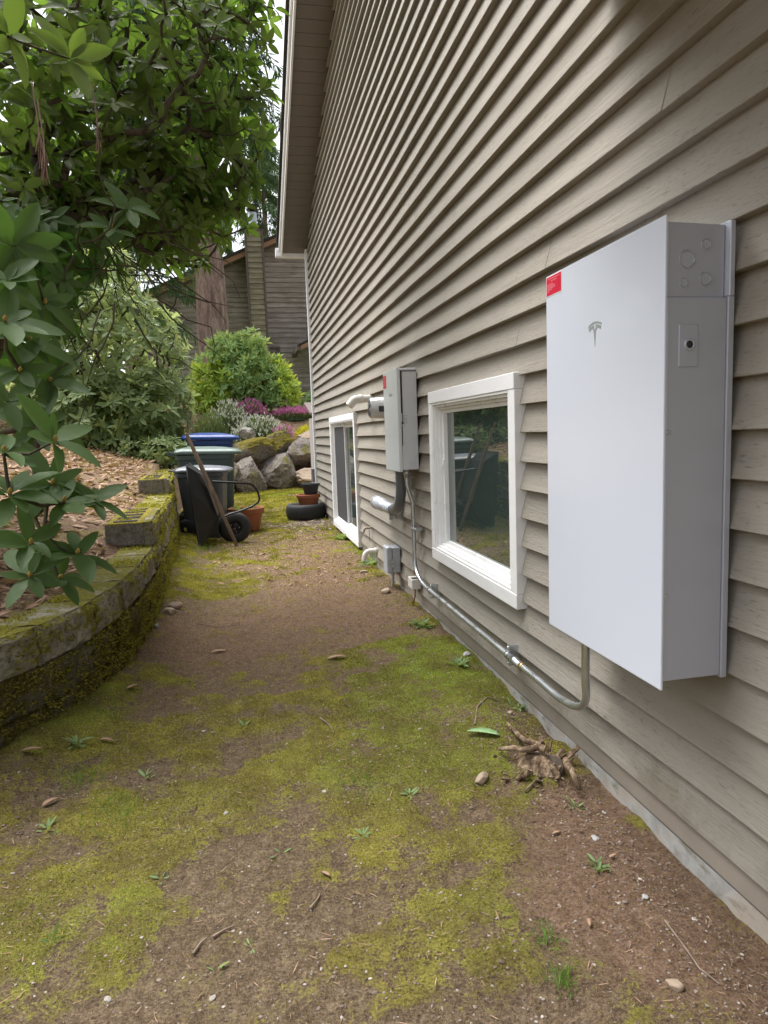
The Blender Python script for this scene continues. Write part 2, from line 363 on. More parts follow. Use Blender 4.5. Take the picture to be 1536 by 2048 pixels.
m = MT('weathered_handle_wood', .75, spec=.2); n = m.noise(1, 5, .65, m.coord((30, 30, 4)))
m.color(m.ramp(n, [(.3, (.12, .085, .062)), (.55, (.24, .18, .135)), (.8, (.34, .27, .21))])); m.bump(n, .4, .003); M['handle'] = m.m
m = MT('end_grain', .9); n = m.noise(30, 5); m.color(m.ramp(n, [(.3, (.08, .06, .045)), (.7, (.22, .18, .14))])); m.bump(n, .5, .006); M['endgrain'] = m.m
def plastic(name, c, rough=.45): return simple(name, c, rough, var=.16, scale=5, bump=.12, bscale=180, bdist=.001)
M['bin_green'] = plastic('green_bin_plastic', (.055, .085, .078)); M['lid_green'] = plastic('green_lid_plastic', (.12, .17, .15), .4)
M['bin_grey'] = plastic('grey_bin_plastic', (.095, .105, .115)); M['lid_grey'] = plastic('grey_lid_plastic', (.16, .172, .20), .38)
M['bin_blue'] = plastic('blue_bin_plastic', (.02, .05, .20)); M['lid_blue'] = plastic('blue_lid_plastic', (.022, .062, .26), .35)
M['rubber'] = simple('black_rubber', (.022, .022, .024), .7, var=.3, scale=18, bump=.2, bscale=90)
M['terracotta'] = simple('terracotta', (.36, .125, .062), .75, var=.25, scale=9, bump=.15, bscale=60)
M['pot_black'] = simple('black_nursery_plastic', (.03, .034, .045), .45, var=.25)
M['soil'] = simple('potting_soil', (.04, .028, .02), .95, var=.5, scale=60, bump=.8, bscale=90, bdist=.01)
m = MT('weathered_lap_boards', .85, spec=.15); n = m.noise(1, 5, .65, m.coord((.7, 4, 9))); n2 = m.noise(1, 5, .7, m.coord((3, 9, 60))); n3 = m.noise(.8, 4)
c = m.ramp(n, [(.3, (.23, .19, .168)), (.55, (.38, .32, .285)), (.78, (.54, .47, .42))]); c = m.mix(m.ramp(n2, [(.3, .5), (.5, 0.)]), c, (.05, .04, .035))
c = m.mix(m.ramp(n3, [(.5, 0.), (.68, .5)]), c, (.13, .115, .065)); m.color(c); m.bump(n2, .4, .01); M['oldboards'] = m.m
m = MT('mossy_lap_boards', .85, spec=.15); n = m.noise(1, 5, .65, m.coord((1.5, 4, 9)))
m.color(m.ramp(n, [(.3, (.17, .145, .105)), (.52, (.29, .25, .18)), (.75, (.43, .38, .28))])); M['oldboards_moss'] = m.m
M['oldtrim'] = simple('weathered_trim', (.14, .11, .095), .85, var=.2)
M['cedar'] = simple('cedar_fascia', (.34, .19, .11), .75, var=.2)
M['shed_board'] = simple('pale_grey_boards', (.42, .38, .36), .75, var=.1, scale=8)
M['util_grey'] = simple('utility_box_grey', (.17, .175, .19), .5, var=.1)

# ------------------------------------------------------------------ terrain
WY = np.array([-4, 0, 1.28, 1.42, 1.77, 2.14, 2.7, 3.3, 4.8, 6.2, 7.0, 8.2, 9.6])
WX = np.array([-3.2, -2.55, -2.06, -1.965, -1.84, -1.765, -1.735, -1.74, -1.805, -1.87, -1.93, -2.06, -2.3])
def wallx(y): return np.interp(y, WY, WX)
def walltop(y): return np.where(y < 3.45, .50, np.where(y < 5.85, .665, .83))
def hill(x, y):
    x = np.asarray(x, float); y = np.asarray(y, float)
    d = np.maximum(0, wallx(np.clip(y, -4, 9.6))-x)
    base = np.interp(y, [-6, 2, 3.3, 3.7, 5.7, 6.1, 7.2, 9, 11, 14, 17, 26, 60], [.40, .40, .42, .55, .58, .70, .80, .92, 1.10, 1.5, 2.05, 2.3, 3.0])
    left = base+.20*d+.015*d*d*(d < 6)
    left = np.minimum(left, base+1.9)
    back = np.interp(y, [13.2, 14.6, 15.2, 17.5, 22, 26, 60], [-.35, -.35, 1.0, 1.9, 2.15, 2.25, 3.0])
    t = sstep(-.05, .18, d)             # 0 on the path side, 1 behind the wall
    t = np.where(y > 9.6, sstep(-2.0, -2.7, x), t)
    t2 = sstep(13.0, 16.0, y)
    z = left*t+(1-t)*np.where(y > 13.2, back, -.35)
    z = z*(1-t2)+np.maximum(z, back)*t2
    return z+.05*(fbm(x*1.3, y*1.3, 4, 3)-.5)*np.where(z > .2, 1, .2)
def path(x, y):
    x = np.asarray(x, float); y = np.asarray(y, float)
    z = .02+.035*(fbm(x*1.1, y*1.1, 3, 11)-.5)+.030*(fbm(x*5, y*5, 4, 5)-.5)+.012*(fbm(x*22, y*22, 3, 9)-.5)
    z += .085*sstep(.34, 0, x-wallx(y))*(y < 9)      # soil banks up along the blocks
    z += .06*np.exp(-((x+.22)/.16)**2-((y-1.05)/.34)**2)   # heap round the stump
    z -= .04*np.exp(-((x+.0)/.16)**2)*sstep(3.5, .9, y)
    z += .03*sstep(10, 14, y)+.022*(np.clip(mossmap(x, y)[0], .2, .9)-.5)*(y < 10)
    return z
# moss map: blobs measured on the ground (photo pixel -> ground point, radii in metres)
def gp(u, v): return px(u, v, 2, .02)
MOSS = [((860, 1310), .34, .75, .75, 1), ((960, 1330), .25, .4, .5, 1), ((930, 1500), .33, .32, .45, .55), ((620, 1480), .55, .45, .30, .25), ((800, 1560), .4, .3, .35, .4),
        ((60, 1470), .18, .35, .8, 1), ((180, 1450), .2, .3, .5, .8), ((100, 1800), .35, .25, .5, .55), ((330, 1600), .45, .3, .35, .3),
        ((1080, 1650), .14, .25, .35, .5), ((1130, 1900), .22, .2, .5, .6), ((950, 1780), .2, .2, .3, .4), ((560, 1020), .7, 2.6, .25, .3), ((700, 1080), .2, 1.2, .55, .8), ((740, 1120), .16, .7, .4, .7),
        ((440, 1160), .3, 1.0, .1, .2), ((380, 1130), .22, .9, .25, .5), ((500, 1370), .5, .4, .28, .15), ((800, 1380), .4, .5, .4, .6), ((250, 1900), .4, .25, .25, .4), ((560, 985), .9, 2.5, .45, .5), ((340, 1380), .25, .3, .3, .5)]
DIRT = [((430, 1280), .42, .60, .85), ((600, 1240), .5, .8, .8), ((660, 1190), .4, 1.0, .8), ((640, 1110), .35, 2.0, 1.0), ((520, 1120), .3, 1.6, .5), ((330, 1300), .25, .35, .7), ((1250, 1700), .22, .5, 1.0), ((1100, 1570), .18, .35, 1.0),
        ((1420, 1900), .25, .4, 1.0), ((650, 1900), .55, .35, .55), ((560, 1650), .28, .25, .5), ((700, 1750), .3, .22, .45), ((880, 1900), .3, .2, .4), ((420, 1720), .25, .2, .4), ((1020, 1980), .2, .15, .45), ((780, 1260), .25, .6, .3), ((1130, 1780), .2, .3, .5)]
def mossmap(x, y):
    mo = np.full(np.shape(x), .55); vi = np.full(np.shape(x), .08)+.5*np.clip(fbm(x*1.7, y*1.7, 3, 140)-.55, 0, 1); rd = np.zeros(np.shape(x))
    wx = x+.22*(fbm(x*3, y*3, 3, 31)-.5); wy = y+.3*(fbm(x*3, y*3, 3, 47)-.5)
    for (p, rx, ry, a, v) in MOSS:
        c = gp(*p); e = np.exp(-((wx-c[0])/rx)**2-((wy-c[1])/ry)**2); mo = mo+a*.25*e; vi = vi+v*.55*e
    for (p, rx, ry, a) in DIRT:
        c = gp(*p); e = np.exp(-((wx-c[0])/rx)**2-((wy-c[1])/ry)**2); mo = mo-a*(.40 if p[1] < 1600 or p[0] > 1050 else .26)*e
        if p[1] < 1310: rd = rd+a*e
        elif p[0] > 1080 and p[1] < 1950: rd = rd+.8*a*e
    mo = mo+.75*(fbm(x*2.6, y*2.6, 5, 77)-.5)+1.45*(fbm(x*8, y*8, 5, 177)-.5)
    return np.clip(mo, 0, 1), np.clip(vi, 0, 1), np.clip(rd, 0, 1)

def grid(name, xs, ys, zf, mat, tintf):
    X, Y = np.meshgrid(xs, ys) if np.ndim(xs) == 1 else (xs, ys)
    V = np.stack([X, Y, zf(X, Y)], -1).reshape(-1, 3); h, wd = X.shape
    i = np.arange((h-1)*wd).reshape(h-1, wd)[:, :-1].ravel()
    F = np.stack([i, i+1, i+wd+1, i+wd], 1)
    o = npmesh(name, V, F, mat, tint=tintf(X.ravel(), Y.ravel())); o['kind'] = 'structure'; return o
ys = np.concatenate([np.arange(-4, -1.0, .12), np.arange(-1.0, 3.5, .018), np.arange(3.5, 8, .04), np.arange(8, 15.6, .08)])
uu = np.linspace(0, 1, 150)
XL = np.where(ys < 9.6, wallx(np.clip(ys, -4, 9.6))-.12, -2.6); XR = np.where(ys < 9.42, .10, 1.6)
XX = XL[:, None]+(XR-XL)[:, None]*uu[None, :]; YY = np.repeat(ys[:, None], len(uu), 1)
grid('ground', XX, YY, path, M['ground'], lambda x, y: np.stack(mossmap(x, y), 1))
hx = np.concatenate([np.arange(-60, -8, 2.), np.arange(-8, 3, .12), np.arange(3, 60, 2.)]); hy = np.concatenate([np.arange(-60, -4, 2.), np.arange(-4, 20, .12), np.arange(20, 34, .5), np.arange(34, 120, 3.)])
def htint(x, y):
    g = sstep(18, 20, y)*.9
    return np.stack([g*0, g, g*0], 1)
grid('hillside', hx, hy, hill, M['mulch'], htint)

# ------------------------------------------------------------------ house
YE, ZE, SL = 9.40, 4.035, .415        # far corner, soffit height there, roof slope; ridge at y = 0
def rz(y): return ZE+SL*(YE-abs(y))
house = thing('house', 'taupe lap sided house with white trim, rising along the right of the mossy path', 'house', (0, 0, 0))
B0, BP = .11, .12
WIN = [(1.27, 2.60, .435, 1.44), (5.40, 7.33, .055, 1.425)]      # outer casing rectangles y0 y1 z0 z1
mb = MB(); k = 0
while True:
    z0 = B0+BP*k; z1 = z0+BP+.012
    if z0 > 7.9: break
    yl = min(YE-.02, YE-(z1-ZE)/SL) if z1 > ZE else YE-.02
    segs = [(-yl if z1 > ZE else -YE, yl, z0, z1)]
    for (a, b, c, d) in WIN:
        if z0 < d-.03 and z1-.012 > c+.03:
            ns = []
            for (p, q, za, zb_) in segs:
                if p < a < q:
                    ns += [(p, a+.03, za, zb_), (b-.03, q, za, zb_)]
                    if z0 < c: ns.append((a+.0301, b-.0301, z0, c+.02))
                    if z1 > d: ns.append((a+.0301, b-.0301, d-.02, z1))
                else: ns.append((p, q, za, zb_))
            segs = ns
    for (p, q, za, zc) in segs:
        cuts = [p]
        t = p+random.uniform(1.2, 4.2)
        while t < q-.5: cuts.append(t); t += random.uniform(2.4, 4.6)
        cuts.append(q)
        for a, b in zip(cuts[:-1], cuts[1:]):
            n = max(2, int((b-a)/.22)); Y = np.linspace(a+(.0013 if a != p else 0), b-(.0013 if b != q else 0), n+1)
            zb = za+.006*(vnoise(Y*1.7, np.full(n+1, k*3.7), 5)-.5)+random.uniform(-.0015, .0015)
            xb = -.009-.008*(vnoise(Y*1.3, np.full(n+1, k*5.1), 8)-.3); V = []
            if za > z0: xb = xb*.0+.02
            xt = .024 if zc >= z1 else .018
            for y_, z_, x_ in zip(Y, zb, xb): V += [(x_, y_, z_), (xt, y_, zc), (.060, y_, zc), (.060, y_, z_)]
            F = []
            for i in range(n):
                o = i*4; F += [(o, o+4, o+5, o+1), (o+3, o+7, o+4, o), (o+1, o+5, o+6, o+2)]
            F += [(0, 1, 2, 3), (n*4, n*4+3, n*4+2, n*4+1)]
            mb.add(V, F)
    k += 1
mb.build('siding', M['siding'], house, bevel=.002, seg=1)
mb = MB(); mb.prism([(.02, -YE, 0.0), (.02, YE, 0.0), (.02, YE, ZE), (.02, 0, rz(0)), (.02, -YE, ZE)], (.12, 0, 0)); mb.v = [(x+.115, y, z) for x, y, z in mb.v]
mb.box(.256, 9.4, YE-.15, YE-.005, .05, 4.2); mb.box(9.3, 9.4, -YE, YE-.16, .05, 4.2); mb.build('wall_core', M['siding'], house)
mb = MB(); mb.box(.010, .0395, -YE, YE-.03, .03, .118); mb.build('skirt_board', M['skirt'], house)
mb = MB()                                                  # rough concrete foundation
Y = np.linspace(-4, 9.36, 240); V = []; F = []
for i, y_ in enumerate(Y):
    b = .006*(fbm(y_*6, 0.3, 3, 3)-.5); V += [(.006+b, y_, .031), (-.006+b*2, y_, -.05), (-.014+b*2, y_, -.3), (.02, y_, -.3), (.02, y_, .031)]
for i in range(len(Y)-1):
    for j in range(4): F.append((i*5+j, i*5+j+1, i*5+5+j+1, i*5+5+j))
mb.add(V, F); mb.build('foundation', M['concrete'], house)
mb = MB(); mb.box(-.030, .10, YE-.02, YE+.012, .10, ZE-.02); mb.box(-.030, .012, YE-.075, YE-.021, .10, ZE-.02); mb.build('corner_board', M['white_trim'], house)
# rake overhang: soffit, fascia, roof, gutter end
OV = .355
def slopebox(mb, x0, x1, ya, yb, dz0, dz1):
    v = [(x, y, rz(y)+dz) for x in (x0, x1) for y in (ya, yb) for dz in (dz0, dz1)]
    mb.add(v, [(0, 1, 3, 2), (4, 6, 7, 5), (0, 4, 5, 1), (2, 3, 7, 6), (0, 2, 6, 4), (1, 5, 7, 3)])
mb = MB()
for s in (1, -1):
    y = YE+.1
    while y > 0.05:
        slopebox(mb, -OV, .03, s*y, s*(max(.02, y-.132)), 0, .02); y -= .138
    mb.cur = 1; slopebox(mb, -OV, .03, s*(YE+.1), s*.02, .012, .03); mb.cur = 0
mb.build('soffit', [M['soffit'], M['groove']], house)
mb = MB()
for s in (1, -1):
    slopebox(mb, -OV-.024, -OV-.001, s*(YE+.16), 0, -.035, .16); slopebox(mb, -OV-.05, -OV-.025, s*(YE+.16), 0, .06, .165)
mb.build('fascia', M['white_trim'], house, bevel=.003)
mb = MB()
for s in (1, -1):
    slopebox(mb, -OV-.085, 10, s*(YE+.2), 0, .168, .215)
mb.build('roof', M['shingle'], house)
mb = MB(); mb.box(-OV-.10, 9.6, YE+.165, YE+.29, ZE-.075, ZE+.055); mb.build('gutter', M['white_trim'], house, bevel=.012)
mb = MB(); mb.box(-OV+.0, .2, YE+.10, YE+.16, ZE-.10, ZE+.02); mb.build('frieze_board', M['white_trim'], house, bevel=.002)
# bay: unseen, added above the battery cabinet and sized to shade the siding
mb = MB(); BY0, BY1, BZ, BD = -1.3, .60, 2.50, 1.05
for k in range(24):
    z0 = BZ+.09+BP*k; mb.add([(-BD-.016, BY0, z0), (-BD-.016, BY1, z0), (-BD, BY1, z0+BP), (-BD, BY0, z0+BP)], [(0, 1, 2, 3)])
    mb.add([(-BD-.016, BY1+.016, z0), (.0, BY1+.016, z0), (.0, BY1, z0+BP), (-BD, BY1, z0+BP)], [(0, 1, 2, 3)])
mb.box(-BD, -.03, BY0, BY1, BZ, BZ+2.95); mb.build('shade_bay', M['siding'], house)
# windows
def window(y0, y1, z0, z1, slider):
    cw = .068
    wn = thing.__wrapped__ if False else None
    fr = MB(); xo, xi = -.034, .03
    fr.box(xo, xi, y0, y1, z1-cw, z1); fr.box(xo, xi, y0, y1, z0, z0+cw*.95)
    fr.box(xo+.002, xi, y0, y0+cw, z0+cw*.95+.0005, z1-cw-.0005); fr.box(xo+.002, xi, y1-cw, y1, z0+cw*.95+.0005, z1-cw-.0005)
    win = fr.build('window', M['casing'], house, bevel=.003)
    a0, a1, c0, c1 = y0+cw, y1-cw, z0+cw*.95, z1-cw
    f = MB()
    def ring(x0, x1, a0, a1, c0, c1, t):
        f.box(x0, x1, a0, a1, c1-t, c1); f.box(x0, x1, a0, a1, c0, c0+t); f.box(x0+.001, x1, a0, a0+t, c0+t, c1-t); f.box(x0+.001, x1, a1-t, a1, c0+t, c1-t)
    ring(-.030, .06, a0, a1, c0, c1, .013); ring(-.018, .061, a0+.0135, a1-.0135, c0+.0135, c1-.0135, .013); ring(.002, .062, a0+.027, a1-.027, c0+.027, c1-.027, .013)
    f.build('frame', M['vinyl'], win, bevel=.002)
    a0, a1, c0, c1 = a0+.0405, a1-.0405, c0+.0405, c1-.0405; mid = (a0+a1)/2
    f = MB(); st = .035
    if slider == 0:                     # moving sash stile at the far side, a big fixed light near
        ring(.02, .05, a0, a1, c0, c1, .02); f.box(.012, .045, a1-.052, a1-.0205, c0+.02, c1-.02); f.build('sash', M['vinyl'], win, bevel=.002)
        g = MB(); g.box(.036, .040, a0+.019, a1-.053, c0+.019, c1-.019); g.build('pane', M['glass'], win)
        g = MB(); g.box(.004, .012, a1-.048, a1-.026, c0+.42, c0+.50); g.box(-.004, .004, a1-.042, a1-.032, c0+.45, c0+.475); g.build('latch', M['vinyl'], win, bevel=.002)
    else:
        ring(.022, .05, a0, mid+.02, c0, c1, .03); ring(.008, .0215, mid-.02, a1, c0, c1, .018); f.build('sash', M['vinyl'], win, bevel=.002)
        g = MB(); g.box(.036, .040, a0+.029, mid-.009, c0+.029, c1-.029); g.build('pane', M['glass'], win)
        g = MB(); g.box(.014, .0165, mid+.002-.003, a1-.0175, c0+.0175, c1-.0175); g.build('insect_screen', M['screen'], win)
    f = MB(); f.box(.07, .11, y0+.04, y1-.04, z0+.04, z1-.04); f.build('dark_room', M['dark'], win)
    return win
window(*WIN[0], 0); window(*WIN[1], 1)

# ------------------------------------------------------------------ battery cabinet
Z0 = .57
pw = thing('battery_cabinet', 'large white fronted battery cabinet hung on the siding right of the big window', 'battery cabinet', (-.1, .3, Z0))
mb = MB(); mb.box(-.194, -.187, -.004, .612, Z0-.003, Z0+1.101); mb.build('front_cover', M['pw_white'], pw, bevel=.003, seg=3)
mb = MB()
P = [(-.1855, 0), (-.03, 0)]
zt = Z0+1.088; zl = 1.493; zb = Z0+.018
mb.box(-.1865, -.031, .0, .606, zb, zl)                                   # lower body
V = [(-.1865, .001, zl), (-.031, .011, zl), (-.031, .606, zl), (-.1865, .606, zl)]
V += [(a, b, zt) for a, b, c in V]; mb.add(V, [(3, 2, 1, 0), (4, 5, 6, 7), (0, 1, 5, 4), (1, 2, 6, 5), (2, 3, 7, 6), (3, 0, 4, 7)])
mb.build('body', M['pw_metal'], pw, bevel=.003)
mb = MB(); mb.box(-.0305, -.014, -.004, .61, zb-.006, zl+.002)
V = [(-.0305, .008, zl+.0025), (-.027, -.004, zl+.0025), (-.014, -.004, zl+.0025), (-.014, .606, zl+.0025), (-.0305, .606, zl+.0025)]
n = len(V); V2 = V+[(a, b, zt+.006) for a, b, c in V]; mb.add(V2, [tuple(range(n))[::-1], tuple(range(n, 2*n))]+[(i, (i+1) % n, n+(i+1) % n, n+i) for i in range(n)])
mb.build('back_flange', M['pw_metal'], pw, bevel=.002)
mb = MB(); mb.box(-.0135, .022, .05, .55, Z0+.08, Z0+1.02); mb.build('wall_bracket', M['dark'], pw)
for (x, z, r) in ((-.134, 1.577, .0205), (-.083, 1.612, .0125), (-.1415, 1.525, .0105), (-.0835, 1.535, .0155)):
    y0_ = .001+.010*(x+.1865)/.1555
    mb = MB(); mb.lathe((x, y0_, z), [(r*.82, .0), (r*.88, .003), (r*.97, .003), (r*1.06, -.001)], 32, (0, -1, 0)); kn = mb.build('knockout', M['emt'], pw); mb = MB(); mb.lathe((x, y0_, z), [(.0005, .0008), (r*.84, .0008), (r*.86, -.002)], 32, (0, -1, 0)); dk = mb.build('disc', M['pw_metal'], kn); [o_.data.polygons.foreach_set('use_smooth', [False]*len(o_.data.polygons)) for o_ in (kn, dk)]
mb = MB(); mb.box(-.157, -.107, -.004, .0005, 1.336, 1.432); sp = mb.build('switch_plate', M['pw_metal'], pw, bevel=.0035, seg=3)
mb = MB(); mb.lathe((-.1315, -.0042, 1.386), [(.0135, 0), (.0135, .004), (.011, .0055), (.0085, .0035)], 28, (0, -1, 0)); mb.build('button_ring', M['pw_metal'], sp)
mb = MB(); mb.lathe((-.1315, -.0042, 1.386), [(.0085, .001), (.0085, .003), (.004, .0045), (.0005, .0047)], 24, (0, -1, 0)); mb.build('button', M['dark'], sp)
mb = MB()
for z in (1.187, .798):
    mb = MB(); mb.lathe((-.1795, 0, z), [(.0062, -.001), (.0062, .0012), (.0045, .002), (.0015, .0008), (.0003, .0008)], 16, (0, -1, 0)); mb.build('screw', M['emt'], pw)
# red warning sticker
xs_ = -.1942
mb = MB(); mb.box(xs_-.0006, xs_, .504, .607, 1.608, 1.668); st = mb.build('warning_sticker', M['label_white'], pw)
mb = MB(); mb.box(xs_-.0010, xs_-.00065, .5065, .6045, 1.6105, 1.6655); mb.build('red_field', M['red_label'], st)
mb = MB()
for (ya, yb, z) in ((.517, .592, 1.659), (.537, .575, 1.652), (.562, .598, 1.6425), (.548, .598, 1.637), (.545, .598, 1.632), (.566, .598, 1.6265), (.587, .598, 1.6215)):
    t = ya
    while t < yb:
        e = min(yb, t+random.uniform(.004, .010)); mb.box(xs_-.0013, xs_-.00105, t, e, z-.0014, z+.0014); t = e+.002
mb.build('print', M['label_pink'], st)
# T shaped emblem on the cover: a curved bar above a tapering blade
ec, ez, hw, hh = .310, 1.422, .0355, .067
def em(pts): return [(xs_, ec-p[0]*hw, ez+p[1]*hh) for p in pts]
mb = MB()
A = [(-1+2*i/16, .86+.13*(1-(-1+2*i/16)**2)) for i in range(17)]; Bq = [(x*.965, z-.068) for x, z in A]
for i in range(16): mb.prism(em([A[i], A[i+1], Bq[i+1], Bq[i]]), (-.0006, 0, 0))
Cq = [(-.93+1.86*i/16, .735+.13*(1-(-.93+1.86*i/16)**2)) for i in range(17)]; Dq = [(x*.93, z-.125*(0.65+.35*abs(x))) for x, z in Cq]
for i in range(16):
    if i in (7, 8): continue
    mb.prism(em([Cq[i], Cq[i+1], Dq[i+1], Dq[i]]), (-.0006, 0, 0))
mb.prism(em([(-.36, .735), (-.11, .75), (0, .66), (.11, .75), (.36, .735), (.17, .60), (0, 0), (-.17, .60)]), (-.0005, 0, 0))
mb.build('emblem', M['emblem'], pw)

# ------------------------------------------------------------------ electrical panel, meter, pipes
PY0, PY1, PZ0, PZ1, PX = 2.95, 3.37, .962, 1.622, -.142
ep = thing('electrical_panel', 'tall grey electrical panel mounted on the siding between the two windows', 'electrical panel', (-.07, 3.15, PZ0))
mb = MB(); mb.box(PX+.024, -.008, PY0, PY1, PZ0, PZ1); mb.build('enclosure', M['panel'], ep, bevel=.006, seg=3)
mb = MB(); mb.box(PX, PX+.0235, PY0-.004, PY1+.004, PZ0-.012, PZ1+.006); mb.build('door', M['panel_front'], ep, bevel=.004)
mb = MB(); mb.box(PX+.0238, PX+.034, PY0-.0035, PY0+.004, PZ0+.30, PZ1-.02); mb.box(PX+.025, PX+.029, PY0-.0045, PY0, PZ0+.16, PZ0+.30); mb.box(-.12, -.012, PY0-.003, PY0+.005, PZ1-.022, PZ1-.016); mb.build('seam', M['dark'], ep)
mb = MB(); mb.box(PX+.006, PX+.028, PY0-.014, PY0-.0045, PZ0+.315, PZ0+.37); mb.box(PX+.010, PX+.025, PY0-.012, PY0-.0045, PZ0+.285, PZ0+.308); mb.build('latch', M['emt'], ep, bevel=.002)
mb = MB(); mb.lathe((-.055, PY0, PZ0+.05), [(.015, -.001), (.0155, .0014), (.0175, .0014), (.018, -.001)], 24, (0, -1, 0)); mb.build('knockout', M['emt'], ep)
mb = MB()
for (xa, xb, za, zb) in ((-.115, -.075, .352, .3535), (-.113, -.112, .29, .35), (-.098, -.097, .285, .32), (-.112, -.098, .318, .3195), (-.105, -.088, .335, .337), (-.086, -.085, .30, .34), (-.09, -.081, .312, .3135), (-.107, -.101, .302, .306), (-.088, -.083, .325, .328)):
    mb.box(xa, xb, PY0-.0012, PY0-.0003, PZ0+za, PZ0+zb)
mb.build('wiring_diagram', M['dark'], ep)
mb = MB(); mb.box(PX-.0008, PX-.0001, PY1-.10, PY1-.002, PZ1-.105, PZ1-.02); sk = mb.build('warning_sticker', M['red_label'], ep)
mb = MB()
for i in range(6):
    ya = PY1-.095+.003*(i % 2); mb.box(PX-.0012, PX-.00085, ya, ya+.06+.02*((i*7) % 2), PZ1-.095+.012*i, PZ1-.091+.012*i)
mb.build('print', M['label_pink'], sk)
def text(name, body, size, mat, parent, loc, rot):
    cu = bpy.data.curves.new(name, 'FONT'); cu.body = body; cu.size = size; cu.extrude = .0003; cu.align_x = 'CENTER'; cu.space_character = 1.5
    t = bpy.data.objects.new(name+'_curve', cu); COL.objects.link(t)
    bpy.context.view_layer.update(); dg = bpy.context.evaluated_depsgraph_get()
    me = bpy.data.meshes.new_from_object(t.evaluated_get(dg)); bpy.data.objects.remove(t)
    me.materials.clear(); me.materials.append(mat)
    o = bpy.data.objects.new(name, me); COL.objects.link(o); o.parent = parent
    o.location = Vector(loc)-world_loc(parent); o.rotation_euler = rot; return o
text('wordmark', 'TESLA', .026, M['util_grey'], ep, (PX-.0006, (PY0+PY1)/2-.02, 1.452), (math.pi/2, 0, -math.pi/2))
mb = MB()
for z in (1.14, 1.19, 1.225): mb.box(PX-.0006, PX-.0001, PY0+.02, PY1-.02, z, z+.02)
mb.build('clear_tape', M['panel_front'], ep)
# meter behind the panel
me_ = thing('electric_meter', 'round electric meter under a glass dome behind the grey panel', 'electric meter', (-.05, 3.6, 1.39))
mb = MB(); mb.box(-.062, -.004, 3.47, 3.73, 1.26, 1.52); mb.build('socket_box', M['rust_red'], me_, bevel=.004)
mb = MB(); mb.box(-.075, -.0625, 3.44, 3.50, 1.475, 1.56); mb.build('orange_tag', M['orange'], me_, bevel=.002)
mb = MB(); mb.box(-.088, -.0625, 3.465, 3.52, 1.15, 1.29); mb.build('red_seal_bar', M['rust_red'], me_, bevel=.003)
mb = MB(); mb.tube([(-.08, 3.5, 1.15), (-.08, 3.5, 1.11)], .012, 8); mb.build('ground_clamp', M['emt'], me_)
mb = MB(); mb.lathe((-.0625, 3.60, 1.395), [(.088, 0), (.088, .03), (.082, .034), (.078, .034), (.078, .125), (.071, .140), (.0003, .142)], 36, (-1, 0, 0)); mb.build('glass_dome', M['meter'], me_)
mb = MB(); mb.lathe((-.0625, 3.60, 1.395), [(.08, .012), (.092, .012), (.092, .026), (.08, .026)], 36, (-1, 0, 0)); mb.build('locking_ring', M['meter_ring'], me_)
mb = MB()
for a in range(7):
    th = a*.9; mb.bar((-.2052, 3.6, 1.395), (-.2052, 3.6+.06*math.cos(th), 1.395+.06*math.sin(th)), .002, .007, (1, 0, 0))
mb.lathe((-.2055, 3.6, 1.395), [(.056, 0), (.062, .001), (.062, -.001)], 30, (-1, 0, 0)); mb.build('dial', M['util_grey'], me_)
mb = MB(); mb.box(-.15, -.10, 3.515, 3.5205, 1.365, 1.405); mb.build('data_plate', M['dark'], me_)

def arc(p0, p1, p2, n=8):
    p0, p1, p2 = map(lambda p: np.array(p, float), (p0, p1, p2))
    return [(1-t)**2*p0+2*t*(1-t)*p1+t*t*p2 for t in np.linspace(0, 1, n)]
# white vent elbow
e0 = px(722, 797, 0, -.06); ve = thing('vent_elbow', 'white plastic vent elbow poking from the siding above the far window', 'vent pipe', (-.02, 4.62, 1.515))
yv = 4.60
mb = MB(); mb.tube([(.015, yv, 1.515), (-.09, yv, 1.515)], .034, 20); mb.lathe((-.02, yv, 1.515), [(.037, .055), (.040, .06), (.040, .085), (.037, .09)], 24, (-1, 0, 0)); mb.build('collar', M['white_pvc'], ve)
mb = MB(); pts = [(-.088, yv, 1.515), (-.12, yv, 1.513)]+[(-.12-.06*math.sin(a), yv, 1.513-.06*(1-math.cos(a))) for a in np.linspace(.15, .85, 6)]
e = np.array(pts[-1]); d = np.array((-math.cos(.85), 0, -math.sin(.85))); pts.append(e+d*.05); mb.tube(pts, .037, 20); mb.tube([e+d*.0505, e+d*.053], .030, 20)
mb.build('elbow', M['white_pvc'], ve)
# conduit 1: galvanized tube from panel to cabinet
cx = -.052
mc = thing('metal_conduit', 'thin galvanized conduit running from the grey panel down and along to the white cabinet', 'conduit', (cx, 3.0, .1))
q = lambda u, v, x=cx: px(u, v, 0, x)
A1 = np.array((-.085, 2.995, .962)); A2 = np.array((-.085, 2.995, .86)); A3 = np.array((cx, 2.985, .74)); A4 = np.array((cx, 2.975, .36)); 
B1 = q(870, 1187); B2 = q(1090, 1370); B3 = q(1145, 1392)
B1[2] = .222; B2[2] = .218
yE = px(1171, 1320, 0, -.085)
pts = [A1, A2]+arc(A2, (A2+A3)/2+np.array((0, 0, -.0)), A3, 4)[1:]+[A4]+arc(A4, (cx, 2.97, .235), (cx, 2.66, .226), 10)[1:]+[np.array((cx, B2[1]+.02, .215))]
bend = arc((cx, B2[1]+.02, .215), (-.06, yE[1], .20), (-.085, yE[1], .36), 12)[1:]
pts += bend+[np.array((-.085, yE[1], Z0+.03))]
mb = MB(); mb.tube(pts, .0135, 14); mb.build('tube', M['emt'], mc)
